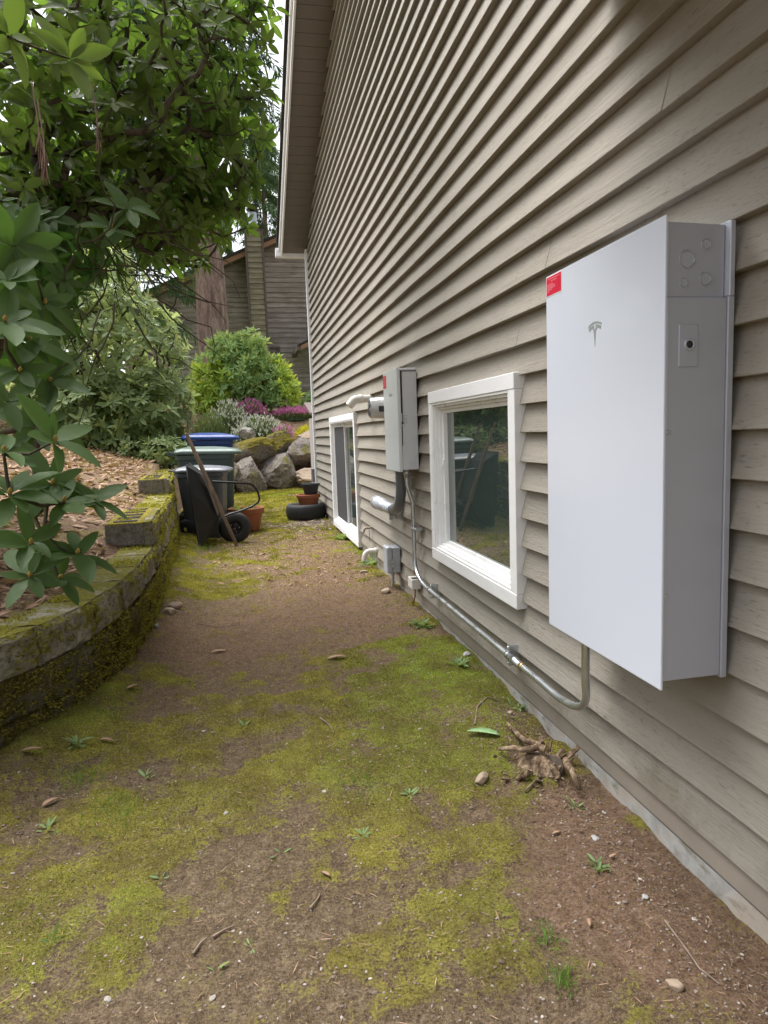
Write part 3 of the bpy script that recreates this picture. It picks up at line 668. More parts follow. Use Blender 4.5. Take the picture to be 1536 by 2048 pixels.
for (y_, z_, vert) in ((2.978, .565, 1), (2.60, .224, 0), (1.335, .216, 0)):
    mb = MB()
    if vert: mb.lathe((cx, y_, z_-.011), [(.0145, 0), (.0165, 0), (.0165, .022), (.0145, .022)], 16, (0, 0, 1), True); mb.box(cx+.002, -.002, y_-.045, y_+.045, z_-.011, z_+.011)
    else: mb.lathe((cx, y_-.011, z_), [(.0145, 0), (.0165, 0), (.0165, .022), (.0145, .022)], 16, (0, 1, 0), True); mb.box(cx+.002, -.002, y_-.011, y_+.011, z_-.045, z_+.045)
    s_ = mb.build('strap', M['emt'], mc, bevel=.001)
    for sg in (-1, 1):
        mb = MB(); c = (cx+.002, y_+sg*.035, z_) if vert else (cx+.002, y_, z_+sg*.035); mb.lathe(c, [(.006, -.002), (.006, .003), (.003, .005), (.0003, .005)], 10, (-1, 0, 0)); mb.build('screw', M['emt'], s_)
mb = MB(); mb.lathe((cx, 1.19, .2155), [(.014, 0), (.0165, .0), (.0165, .05), (.0188, .052), (.0188, .075), (.0165, .077), (.0165, .115), (.014, .115)], 16, (0, 1, 0)); mb.build('coupling', M['emt'], mc)
mb = MB(); mb.lathe((cx, 1.165, .2155), [(.014, 0), (.0165, .0), (.0165, .022), (.014, .022)], 16, (0, 1, 0)); mb.build('brass_ring', M['brass'], mc)
mb = MB(); mb.lathe((A1[0], A1[1], A1[2]-.03), [(.014, -.025), (.018, -.025), (.018, 0), (.021, 0), (.021, .016), (.017, .018), (.017, .03)], 14); mb.build('connector', M['emt'], mc)
# conduit 2: thick grey elbow with cast fitting
gx = -.085; gc = thing('grey_conduit', 'thick dark grey pipe elbow with a cast fitting below the electrical panel', 'conduit', (gx, 3.4, .66))
ya = px(801, 950, 0, gx)[1]; 
mb = MB(); pts = [(gx, ya, .965), (gx, ya, .83)]+arc((gx, ya, .83), (gx, ya+.01, .665), (gx, ya+.30, .650), 12)[1:]; mb.tube(pts, .036, 20); mb.build('elbow', M['grey_pvc'], gc)
mb = MB(); mb.lathe((gx, ya+.28, .650), [(.037, 0), (.041, 0), (.041, .07), (.038, .075), (.038, .12), (.042, .125), (.042, .19), (.034, .20)], 22, (0, 1, -.02)); mb.build('coupling', M['cast_alu'], gc)
yf = px(738, 996, 0, gx-.02)[1]
mb = MB(); mb.tube([(gx, ya+.48, .646), (gx-.004, ya+.56, .647), (gx-.008, ya+.60, .652)], [.034, .040, .050], 18); mb.tube([(gx-.008, ya+.60, .652), (gx-.012, ya+.80, .655)], [.050, .052], 20); mb.tube([(gx-.012, ya+.80, .655), (gx-.012, ya+.82, .655)], [.056, .056], 20); mb.build('fitting', M['cast_alu'], gc, bevel=.002)
mb = MB(); mb.bar((gx+.06, ya+.35, .74), (gx+.06, ya+.35, .57), .03, .05, (1, 0, 0)); mb.bar((gx-.0, ya+.35, .615), (gx-.0, ya+.35, .565), .012, .03, (1, 0, 0)); mb.build('strap', M['emt'], gc)
# ground wire and small white box
gw = thing('ground_wire', 'brown copper ground wire hanging beside the thin conduit down to a small white box', 'wire', (-.03, 3.04, .2))
mb = MB(); mb.tube([(-.034, 3.055, .70), (-.036, 3.05, .55), (-.034, 3.052, .40), (-.037, 3.06, .24)], .0042, 6); mb.tube([(-.033, 3.045, .64), (-.034, 3.07, .45), (-.036, 3.05, .3), (-.037, 3.06, .24)], .003, 6); mb.tube([(-.035, 3.06, .15), (-.037, 3.055, .09), (-.05, 3.09, .0)], .0045, 6); mb.build('strand', M['copper'], gw)
sb = thing('junction_box', 'small white plastic junction box low on the siding under the copper wire', 'junction box', (-.04, 3.06, .15))
mb = MB(); mb.box(-.070, -.004, 3.00, 3.12, .145, .215); mb.build('body', M['white_pvc'], sb, bevel=.006); mb = MB(); mb.box(-.064, -.02, 3.01, 3.06, .2153, .2175); mb.build('opening', M['dark'], sb)
# outlet box
ob = thing('outlet_box', 'weathered grey outlet box with latched cover low on the siding below the grey panel', 'outlet box', (-.05, 3.76, .2))
oy = px(780, 1120, 0, -.07)[1]
mb = MB(); mb.box(-.062, -.004, oy-.075, oy+.075, .14, .335); mb.build('back_box', M['cast_alu'], ob, bevel=.004)
mb = MB(); mb.box(-.108, -.0625, oy-.068, oy+.075, .135, .34); mb.build('cover', M['cast_alu'], ob, bevel=.012, seg=3)
mb = MB(); mb.box(-.09, -.055, oy-.085, oy-.0755, .215, .24); mb.box(-.078, -.06, oy-.09, oy-.0755, .185, .21); mb.tube([(-.066, oy-.08, .25), (-.066, oy-.08, .17)], .006, 8); mb.build('latch', M['emt'], ob, bevel=.001)
mb = MB(); mb.tube([(-.05, oy, .14), (-.05, oy+.01, .07), (-.052, oy+.02, -.03)], .011, 10); mb.lathe((-.05, oy, .115), [(.018, 0), (.018, .028)], 12); mb.build('stub_pipe', M['cast_alu'], ob)
# small elbows
s1 = thing('drain_elbow', 'small white plastic drain elbow near the ground under the far window corner', 'drain pipe', (-.02, 4.85, .15))
yw = px(735, 1090, 0, -.09)[1]
mb = MB(); mb.tube([(.015, yw, .158), (-.07, yw, .158)]+arc((-.07, yw, .158), (-.125, yw, .155), (-.125, yw, .075), 8)[1:], .024, 16); mb.build('pipe', M['white_pvc'], s1); mb = MB(); mb.lathe((.0, yw, .158), [(.026, .0), (.029, .0), (.029, .03), (.026, .032)], 16, (-1, 0, 0)); mb.build('collar', M['white_pvc'], s1)
s2 = thing('pipe_spout', 'tiny tan painted pipe spout above the white drain elbow', 'pipe', (-.02, 4.75, .3))
yw2 = px(733, 1058, 0, -.05)[1]; zz = px(733, 1058, 0, -.05)[2]
mb = MB(); mb.tube([(.02, yw2, zz+.01), (-.05, yw2, zz+.01)]+arc((-.05, yw2, zz+.01), (-.078, yw2, zz+.01), (-.078, yw2, zz-.035), 6)[1:], .011, 12); mb.build('pipe', M['tan_paint'], s2); mb = MB(); mb.tube([(-.034, yw2-.05, zz), (-.034, yw2-.06, zz-.11)], .0025, 5); mb.build('wire', M['dark'], s2)

# ------------------------------------------------------------------ retaining wall
rw = thing('retaining_wall', 'low mossy retaining wall of grey concrete blocks stepping up along the left of the path', 'wall', (-1.9, 3, 0))
BH, BL = .165, .405
def wall_block(mb, y0, y1, z0, z1, setb, depth, seed):
    """one rough split-face block following the curved line of the wall"""
    nu, nv = 15, 9; V = []; F = []; tilt = random.uniform(-.022, .022)
    for i in range(nu):
        y = y0+(y1-y0)*i/(nu-1)
        for j in range(nv):
            z = z0+(z1-z0)*j/(nv-1); edge = (i in (0, nu-1))*.012+(j in (0,))*.007+(j == nv-1)*.013
            b = .026*(mnoise.noise((y*9, z*9, seed*3.1))+.7*mnoise.noise((y*24, z*24, seed))+.45*mnoise.noise((y*60, z*60, seed)))*(0.4 if i in (0, nu-1) or j in (0, nv-1) else 1)
            V.append((float(wallx(y))-setb+b-edge+tilt*(i/(nu-1)-.5), y, z))
    for i in range(nu-1):
        for j in range(nv-1): a = i*nv+j; F.append((a, a+nv, a+nv+1, a+1))
    mb.add(V, F)
    V = []; F = []
    for i in range(nu):
        y = y0+(y1-y0)*i/(nu-1); X = float(wallx(y))-setb
        hz = .006*mnoise.noise((y*12, seed, 1.7))
        V += [(X-.013, y, z1), (X-.06, y, z1+hz), (X-depth*.6, y, z1-hz), (X-depth, y, z1), (X-depth, y, z0)]
    for i in range(nu-1):
        for j in range(4): a = i*5+j; F.append((a, a+5, a+6, a+1))
    mb.add(V, F)
    for y in (y0, y1):
        X = float(wallx(y))-setb; mb.add([(X-.004, y, z0), (X-.014, y, z1-.002), (X-depth, y, z1-.001), (X-depth, y, z0)], [(0, 1, 2, 3)])
for ci, (z0, matk, ystart) in enumerate(((-.08, 'block_low', -3.2), (.005+.0, 'block_low', -3.0), (.170, 'block_mid', -3.2), (.335, 'block', -3.0), (.5, 'block', 3.45), (.665, 'block', 5.85))):
    if ci == 0: continue
    y = ystart; row = 0
    while y < 9.2:
        mb = MB(); mb.smooth = False
        L_ = BL if y >= 3 or ci < 4 else BL
        wall_block(mb, y+.009, min(9.2, y+L_)-.009, z0-(.12 if ci == 1 else 0)+.003, z0+BH-.001, .007*ci+random.uniform(-.010, .010), .22, ci*100+row)
        mb.build('block', M[matk if matk != 'block' or ci < 4 else 'block'], rw)
        y += L_; row += 1
# hollow step blocks: end block and the slotted mossy tops of the raised courses
def step_block(y0, z0, n, depth=.25):
    for i in range(n):
        a = y0+i*.21
        mb = MB(); X = float(wallx(a))-.09
        mb.box(X-depth, X, a+.002, a+.2, z0, z0+BH-.004)
        o = mb.build('step_block', M['cap_moss'], rw, bevel=.012, seg=2)
        mb = MB(); mb.box(X-depth+.05, X-.05, a+.055, a+.14, z0+BH-.02, z0+BH+.001); mb.build('slot', M['soil'], o)
step_block(3.44, .505, 5); step_block(5.84, .67, 4)

# ------------------------------------------------------------------ wheeled bins
def rrect(cx_, cy_, hx_, hy_, r, n=5):
    P = []
    for sx, sy, a0 in ((1, 1, 0), (-1, 1, 90), (-1, -1, 180), (1, -1, 270)):
        for i in range(n):
            a = math.radians(a0+90*i/(n-1)); P.append((cx_+sx*(hx_-r)+r*math.cos(a), cy_+sy*(hy_-r)+r*math.sin(a)))
    return P
def loft(mb, rings):
    n = len(rings[0]); V = [p for r in rings for p in r]; F = []
    for i in range(len(rings)-1):
        for k in range(n): F.append((i*n+k, i*n+(k+1) % n, (i+1)*n+(k+1) % n, (i+1)*n+k))
    F.append(tuple(range(n))[::-1]); m_ = len(rings)-1; F.append(tuple(m_*n+k for k in range(n)))
    mb.add(V, F)
def bin_(label, x0, x1, y0, y1, zb, zt, mbody, mlid, rot=0):
    """front (lid lip) faces +x, hinge, handle and wheels at -x"""
    cx_, cy_ = (x0+x1)/2, (y0+y1)/2; hx_, hy_ = (x1-x0)/2, (y1-y0)/2
    t = thing('wheeled_bin', label, 'bin', (cx_, cy_, zb), 'wheeled bins beside the path'); H = zt-zb
    mb = MB(); rings = []
    for f, k in ((0, .74), (.05, .77), (.5, .87), (.84, .95), (.845, .985), (.90, .99), (.905, .96)):
        rings.append([(a, b, zb+H*f) for a, b in rrect(cx_-.05*hx_*f, cy_, hx_*.9*k, hy_*.95*k, .07)])
    loft(mb, rings); mb.build('body', mbody, t, bevel=.004)
    mb = MB(); rings = []
    for f, k, dx in ((.905, 1.0, 0), (.93, 1.02, 0), (.945, .99, 0), (.965, .90, 0), (.985, .62, -.02), (.995, .30, -.03)):
        rings.append([(a+(.05*hx_ if f < .95 else 0), b, zb+H*f+(cx_-a)*.03) for a, b in rrect(cx_+dx, cy_, hx_*k, hy_*k, .08 if k > .5 else .03)])
    loft(mb, rings); ld = mb.build('lid', mlid, t, bevel=.006)
    mb = MB()
    for sy in (-1, 1): mb.bar((cx_-hx_*.75, cy_+sy*hy_*.45, zb+H*.978), (cx_+hx_*.8, cy_+sy*hy_*.45, zb+H*.957), .03, .02)
    mb.box(cx_+hx_*.72, cx_+hx_*.97, cy_-hy_*.4, cy_+hy_*.4, zb+H*.938, zb+H*.953); mb.build('lid_rib', mlid, ld, bevel=.005)
    mb = MB(); mb.tube([(x0-.06, cy_-hy_*.6, zb+H*.93), (x0-.06, cy_+hy_*.6, zb+H*.93)], .016, 10)
    for sy in (-1, 1): mb.bar((x0+.08, cy_+sy*hy_*.6, zb+H*.89), (x0-.07, cy_+sy*hy_*.6, zb+H*.93), .03, .05)
    mb.build('handle', mbody, t, bevel=.004)
    for sy in (-1, 1):
        mb = MB(); mb.lathe((x0+.10, cy_+sy*(hy_*.72)+(0 if sy > 0 else -.05), zb+.12), [(.03, 0), (.09, .0), (.12, .01), (.12, .04), (.09, .05), (.03, .05)], 24, (0, 1, 0)); mb.build('wheel', M['rubber'], t)
    if rot:
        t.rotation_euler = (0, 0, rot)
    return t
bin_('smallest bin, grey with a pale grey lid, front of the three behind the wheelbarrow', -1.93, -1.30, 6.98, 7.55, .02, .90, M['bin_grey'], M['lid_grey'], -.12)
bin_('large dark green bin with pale green lid standing behind the grey one', -2.02, -1.17, 7.75, 8.45, .02, 1.12, M['bin_green'], M['lid_green'])
bin_('blue bin with glossy blue lid, hindmost of the three bins', -2.00, -1.19, 8.75, 9.40, .12, 1.31, M['bin_blue'], M['lid_blue'])

# ------------------------------------------------------------------ wheelbarrow standing on its nose
wb = thing('wheelbarrow', 'black wheelbarrow tipped upright on its nose with weathered wooden handles', 'wheelbarrow', (-1.4, 6.5, 0))
H0 = np.array((-1.255, 0, .015)); H1 = np.array((-1.725, 0, 1.285)); hd = (H1-H0)/np.linalg.norm(H1-H0); hn = np.array((-hd[2], 0, hd[0]))   # hn points to the tray side (-x)
YA, YB = 6.27, 6.86
for y in (YA, YB):
    a = H0+np.array((-.028 if y > 6.5 else 0, y, 0)); L_ = 1.354; mb = MB()
    mb.bar(a, a+hd*1.02, .036, .040, (0, 1, 0)); mb.bar(a+hd*1.02, a+hd*1.14, .036, .040, (0, 1, 0), .030, .030); mb.bar(a+hd*1.14, a+hd*L_, .030, .030, (0, 1, 0), .026, .026)
    mb.build('handle', M['handle'], wb, bevel=.006)
def W(s_, h, y): p = H0+hd*s_+hn*h; return (p[0], y, p[2])
# tray: floor along the handles, flaring sides; mouth faces -x. profile from nose (bottom) to back (top)
def P2(x, z, y): return (x, y, z)
outer = [(-1.660, .02), (-1.70, .50), (-1.735, .935)]                  # rim line, bottom to top
inner = [(-1.50, .20), (-1.445, .36), (-1.53, .66), (-1.60, .83)]      # pan floor line
mb = MB(); ya_, yb_ = YA-.055, YB+.06; yi, yj = YA+.05, YB-.05; T = .004
def quad(a, b, c, d):
    a, b, c, d = map(lambda p: np.array(p, float), (a, b, c, d)); n_ = np.cross(b-a, d-a); n_ /= np.linalg.norm(n_)
    mb.prism([a, b, c, d], n_*T)
rim = [(-1.655, .015), (-1.690, .36), (-1.712, .66), (-1.738, .935)]
for i in range(3):
    quad(P2(*inner[i], yi), P2(*inner[i+1], yi), P2(*inner[i+1], yj), P2(*inner[i], yj))
    quad(P2(*rim[i], ya_), P2(*rim[i+1], ya_), P2(*inner[i+1], yi), P2(*inner[i], yi))
    quad(P2(*inner[i], yj), P2(*inner[i+1], yj), P2(*rim[i+1], yb_), P2(*rim[i], yb_))
quad(P2(*rim[0], ya_), P2(*inner[0], yi), P2(*inner[0], yj), P2(*rim[0], yb_)); quad(P2(*rim[3], ya_), P2(*rim[3], yb_), P2(*inner[3], yj), P2(*inner[3], yi))
tr = mb.build('tray', M['black_metal'], wb)
mb = MB(); mb.tube([P2(*rim[0], ya_)]+[P2(*r_, ya_) for r_ in rim[1:]]+[P2(*r_, yb_) for r_ in rim[::-1]]+[P2(*rim[0], ya_)], .008, 8); mb.build('rim', M['black_metal'], tr)
for y in (YA+.03, YB-.03):           # tube legs
    a = px(425, 963, 1, y); b = px(500, 967, 1, y); c = px(516, 975, 1, y); d = px(519, 998, 1, y); e = px(455, 1030, 1, y); g_ = px(440, 1040, 1, y)
    mb = MB(); mb.tube([a, b]+arc(b, c, d, 6)[1:]+arc(d, d+(d-c)*.6, e, 5)[1:]+[g_], .0115, 10); mb.build('leg', M['black_metal'], wb)
mb = MB(); mb.tube([px(517, 985, 1, YA+.03), px(517, 985, 1, YB-.03)+np.array((0, 0, 0))], .0115, 8); mb.build('leg_brace', M['black_metal'], wb)
wc = np.array((-1.272, 6.565, .192))
mb = MB(); mb.lathe(wc-np.array((0, .045, 0)), [(.075, .0), (.10, -.008), (.150, -.004), (.176, .018), (.182, .045), (.176, .072), (.150, .094), (.10, .098), (.075, .09)], 40, (0, 1, 0), True); wh = mb.build('wheel', M['rubber'], wb)
mb = MB(); mb.lathe(wc-np.array((0, .045, 0)), [(.0003, .02), (.03, .0), (.034, .015), (.06, .022), (.078, .005), (.082, .0), (.082, .09), (.03, .08), (.0003, .09)], 28, (0, 1, 0)); mb.build('rim', M['black_metal'], wh)
for k in range(5):
    mb = MB(); a = k*2*math.pi/5; mb.lathe(wc+np.array((.05*math.cos(a), -.028, .05*math.sin(a))), [(.006, 0), (.006, .006), (.0003, .006)], 8, (0, -1, 0)); mb.build('bolt', M['emt'], wh)
mb = MB(); mb.tube([(wc[0], YA+.02, wc[2]), (wc[0], YB-.02, wc[2])], .01, 10); mb.bar((wc[0], YA+.02, wc[2]+.0), W(.22, 0, YA+.02), .03, .012, (0, 1, 0)); mb.bar((wc[0], YB-.02, wc[2]), W(.22, 0, YB-.02), .03, .012, (0, 1, 0)); mb.build('axle', M['black_metal'], wb)

# ------------------------------------------------------------------ pots, tyre
def pot(name, label, cat, c, r, h, mat, fill=True, plants=0):
    t = thing(name, label, cat, c)
    mb = MB(); mb.lathe(c, [(.0004, .0), (r*.66, 0), (r*.70, .01), (r*.88, h*.70), (r*.90, h*.73), (r*.98, h*.75), (r, h*.79), (r*1.0, h*.93), (r*1.02, h*.965), (r*1.0, h), (r*.94, h), (r*.91, h*.9), (r*.86, h*.74)], 40)
    mb.build('pot', mat, t)
    if fill:
        mb = MB(); mb.lathe(c, [(.0004, h*.86), (r*.4, h*.87), (r*.7, h*.85), (r*.90, h*.84)], 24); mb.build('soil', M['soil'], t)
    return t
ty = thing('tyre', 'old black tyre lying flat as a planter by the house corner', 'tyre', (-.285, 8.40, .03))
mb = MB(); mb.lathe((-.285, 8.40, .03), [(.205, .03), (.23, .0), (.265, .0), (.282, .04), (.288, .105), (.282, .17), (.262, .208), (.225, .212), (.205, .185), (.195, .18), (.20, .17), (.235, .15), (.245, .1), (.235, .05)], 56, close=True); mb.build('casing', M['rubber'], ty)
mb = MB(); mb.lathe((-.285, 8.40, .03), [(.0004, .06), (.235, .06)], 24); mb.build('soil', M['soil'], ty)
pot('terracotta_pot', 'terracotta pot standing inside the flat black tyre', 'plant pot', (-.245, 8.40, .175), .172, .20, M['terracotta'])
pot('nursery_pot', 'black plastic nursery pot stacked on the terracotta pot in the tyre', 'plant pot', (-.205, 8.40, .37), .133, .16, M['pot_black'], True)
pg = pot('planter', 'wide terracotta planter with small green seedlings behind the wheelbarrow wheel', 'plant pot', (-1.13, 7.5, .03), .225, .29, M['terracotta'])
pot('corner_pot', 'terracotta pot half hidden round the house corner behind the tyre', 'plant pot', (.02, 9.75, .03), .15, .36, M['terracotta'])

# ------------------------------------------------------------------ lean-to and grey box behind the corner
ln = thing('lean_to', 'pale vertical board lean-to with a dark sloping lid behind the house corner', 'shed', (.6, 10.2, 0))
mb = MB()
x = .045
while x < 1.3: mb.box(x, x+.095, 9.86, 9.90, .05, 1.53); x += .1
mb.box(.045, 1.34, 9.9, 10.7, .05, 1.5); mb.build('board_wall', M['shed_board'], ln, bevel=.003)
mb = MB(); mb.add([(-.02, 9.78, 1.535), (1.45, 9.78, 1.535), (1.45, 10.8, 1.75), (-.02, 10.8, 1.75), (-.02, 9.78, 1.575), (1.45, 9.78, 1.575), (1.45, 10.8, 1.79), (-.02, 10.8, 1.79)], [(3, 2, 1, 0), (4, 5, 6, 7), (0, 1, 5, 4), (1, 2, 6, 5), (2, 3, 7, 6), (3, 0, 4, 7)]); mb.build('lid', M['oldtrim'], ln)
ub = thing('utility_box', 'grey utility box at the foot of the pale board lean-to', 'utility box', (.1, 9.7, .38))
mb = MB(); mb.box(-.05, .28, 9.62, 9.80, .12, .655); mb.build('cabinet', M['util_grey'], ub, bevel=.006); mb = MB(); mb.box(-.055, .29, 9.61, 9.81, .656, .675); mb.build('cover', M['util_grey'], ub, bevel=.004)
mb = MB(); mb.box(-.01, .1, 9.617, 9.6195, .47, .475); mb.build('label_strip', M['label_white'], ub)

# ------------------------------------------------------------------ neighbour's house
NY = 26.0
nh = thing('neighbor_house', 'weathered brown lap sided house with a boxed chimney beyond the shrubs', 'house', (1, NY, 2.2))
def lap(mb, x0, x1, y, zf, z0, z1, pitch=.19):
    z = z0
    while z < z1:
        n = max(1, int((x1-x0)/.5)); X = np.linspace(x0, x1, n+1)
        for i in range(n):
            za, zb_ = min(z+pitch, zf(X[i])), min(z+pitch, zf(X[i+1]))
            if za <= z+.01 and zb_ <= z+.01: continue
            j0, j1 = .012*(mnoise.noise((X[i]*.9, z*3, 1))), .012*(mnoise.noise((X[i+1]*.9, z*3, 1)))
            mb.add([(X[i], y-.035, z+j0), (X[i+1], y-.035, z+j1), (X[i+1], y, max(z+.001, zb_)), (X[i], y, max(z+.001, za)), (X[i], y, z+j0), (X[i+1], y, z+j1)], [(0, 1, 2, 3), (4, 5, 1, 0)])
        z += pitch
roofz = lambda x: 8.29+.43*(x+.05)-.12 if x < 6 else 10.9-.43*(x-6)
mb = MB(); lap(mb, -5.0, 8, NY, roofz, 1.6, 11); mb.add([(-5, NY+.02, 1.5), (8, NY+.02, 1.5), (8, NY+.02, roofz(6)-.9), (6, NY+.02, roofz(5.99)), (-5, NY+.02, roofz(-5))], [(0, 1, 2, 3, 4)])
mb.build('wall', M['oldboards'], nh)
mb = MB(); mb.prism([(-5.6, NY-.45, roofz(-5.6)+.02), (6, NY-.45, roofz(6-1e-6)+.02), (6, NY-.45, roofz(6-1e-6)+.20), (-5.6, NY-.45, roofz(-5.6)+.20)], (0, .05, 0)); mb.build('fascia', M['cedar'], nh)
mb = MB(); mb.prism([(-5.7, NY-.5, roofz(-5.7)+.205), (6, NY-.5, roofz(6-1e-6)+.205), (6, NY-.5, roofz(6-1e-6)+.31), (-5.7, NY-.5, roofz(-5.7)+.31)], (0, 8, 0)); mb.build('roof', M['shingle'], nh)
mb = MB(); mb.prism([(-5.6, NY-.40, roofz(-5.6)), (6, NY-.40, roofz(6-1e-6)), (6, NY-.40, roofz(6-1e-6)+.03), (-5.6, NY-.40, roofz(-5.6)+.03)], (0, .4, 0)); mb.build('eave_underside', M['oldtrim'], nh)
# chimney chase
CX0, CX1, CY0 = -.55, .10, NY-.62
mb = MB(); lap(mb, CX0+.06, CX1-.06, CY0, lambda x: 8.93, 1.8, 8.95); mb.add([(CX0, CY0+.02, 1.8), (CX1, CY0+.02, 1.8), (CX1, CY0+.02, 8.93), (CX0, CY0+.02, 8.93)], [(0, 1, 2, 3)])
for xx in (CX0, CX1): mb.add([(xx, CY0+.02, 1.8), (xx, NY, 1.8), (xx, NY, 8.93), (xx, CY0+.02, 8.93)], [(0, 1, 2, 3)])
ch = mb.build('chimney', M['oldboards_moss'], nh)
mb = MB()
for xx in (CX0-.02, CX1-.05): mb.box(xx, xx+.07, CY0-.05, CY0+.03, 1.8, 8.93)
mb.build('corner_board', M['oldtrim'], ch)
mb = MB(); mb.box(CX0-.05, CX1+.05, CY0-.09, NY+.1, 8.93, 9.03); mb.build('cap', M['shingle'], ch)
mb = MB(); mb.lathe(((CX0+CX1)/2+.0, NY-.3, 9.03), [(.19, 0), (.16, .05), (.165, .5), (.165, .52)], 20); mb.build('flue', M['cast_alu'], ch)
mb = MB(); mb.lathe(((CX0+CX1)/2+.0, NY-.3, 9.03), [(.10, .5), (.10, .62), (.22, .62), (.22, .66), (.12, .72), (.10, .76), (.22, .78), (.12, .85), (.0005, .87)], 20); mb.build('flue_cap', M['black_metal'], ch)
# low side roof at the right with gutter
mb = MB(); a = px(602, 700, 1, 24.0); b = np.array((3.2, 24.0, a[2]+.95)); mb.prism([a, b, b+np.array((0, 0, .16)), a+np.array((0, 0, .16))], (0, .05, 0)); mb.build('side_fascia', M['cedar'], nh)
mb = MB(); mb.prism([a+np.array((-.1, 0, .13)), b+np.array((0, 0, .165)), b+np.array((0, 0, .24)), a+np.array((-.1, 0, .20))], (0, 2.0, 0)); mb.build('side_roof', M['shingle'], nh)
mb = MB(); mb.box(a[0]-.16, a[0]-.02, 23.9, 26, a[2]-.03, a[2]+.12); mb.tube([(a[0]-.05, 24.2, a[2]-.05), (a[0]+.15, 24.3, a[2]-.22), (a[0]+.6, 24.3, a[2]-.4)], .035, 8); mb.build('side_gutter', M['oldtrim'], nh)
mb = MB(); mb.box(.45, .56, NY-.1, NY-.04, 2.0, 4.62); mb.box(.2, .56, NY-.1, NY-.04, 4.6, 4.68); mb.build('window_trim', M['oldtrim'], nh)

# ------------------------------------------------------------------ boulders
def rock(name, label, c, s, seed, mat, sub=4, amp=.28, rotz=0, group=None, cat='boulder', flat=.0):
    bm = bmesh.new(); bmesh.ops.create_icosphere(bm, subdivisions=sub, radius=1)
    rs = random.Random(seed); planes = [(Vector((rs.uniform(-1, 1), rs.uniform(-1, 1), rs.uniform(-.6, 1))).normalized(), rs.uniform(.55, .85)) for _ in range(12)]
    for v in bm.verts:
        p = v.co.copy()
        for nn, dd in planes:
            k = p.dot(nn)-dd
            if k > 0: p -= nn*k*.995
        n1 = mnoise.noise(p*1.6+Vector((seed*3.3, 0, 0))); n2 = mnoise.noise(p*4+Vector((0, seed*1.7, 0))); n3 = mnoise.noise(p*11+Vector((seed, seed, 0)))
        n4 = abs(mnoise.noise(p*6+Vector((seed*2, 0, seed)))); p *= 1+amp*n1*.35+amp*.25*n2+amp*.22*n3-amp*.35*(.25-min(.25, n4))*2
        v.co = Vector((p.x*s[0], p.y*s[1], p.z*s[2]))
    bmesh.ops.rotate(bm, verts=bm.verts, cent=(0, 0, 0), matrix=Matrix.Rotation(rotz, 3, 'Z'))
    me = bpy.data.meshes.new(name); bm.to_mesh(me); bm.free(); me.materials.append(mat)
    me.polygons.foreach_set('use_smooth', [False if cat == 'boulder' else sub >= 3]*len(me.polygons))
    o = bpy.data.objects.new(name, me); COL.objects.link(o); o.location = c
    return tag(o, label, cat, group)
G = 'boulders of the low rockery'
rock('boulder', 'rounded grey boulder with mossy crown right beside the bins', (-1.0, 13.75, .34), (.40, .45, .50), 3, M['boulder'], group=G)
rock('boulder', 'large brown faced boulder in the middle of the rockery row', (-.32, 14.25, .42), (.50, .55, .52), 8, M['boulder'], group=G)
rock('boulder', 'yellow moss covered boulder on top of the rockery behind the bins', (-.95, 14.45, .95), (.60, .45, .36), 12, M['boulder_moss'], group=G)
rock('boulder', 'smaller boulder draped in yellow moss below the magenta heather', (-.22, 14.7, 1.05), (.42, .4, .30), 15, M['boulder_moss'], group=G)
rock('boulder', 'angular bare grey boulder leaning out below the golden grass', (.22, 14.5, .85), (.46, .42, .34), 21, M['boulder'], rotz=.5, group=G)
rock('boulder', 'flat slanted tan slab low beside the house corner', (.42, 13.9, .30), (.46, .40, .24), 27, M['stone_tan'], rotz=-.3, group=G)
rock('boulder', 'tilted brown boulder above the tan slab by the corner', (.60, 14.6, .66), (.40, .4, .42), 33, M['boulder_moss'], group=G)
rock('boulder', 'narrow grey boulder half hidden by the green bin', (-1.52, 13.6, .38), (.36, .4, .46), 39, M['boulder'], group=G)
rock('boulder', 'pale whitish boulder among the white heather above the blue bin', tuple(px(492, 868, 1, 14.9)), (.26, .25, .17), 45, M['stone_pale'], group=G)
rock('boulder', 'orange brown boulder tucked under the golden grass mound', (.46, 15.1, 1.15), (.3, .3, .26), 51, M['stone_tan'], group=G)

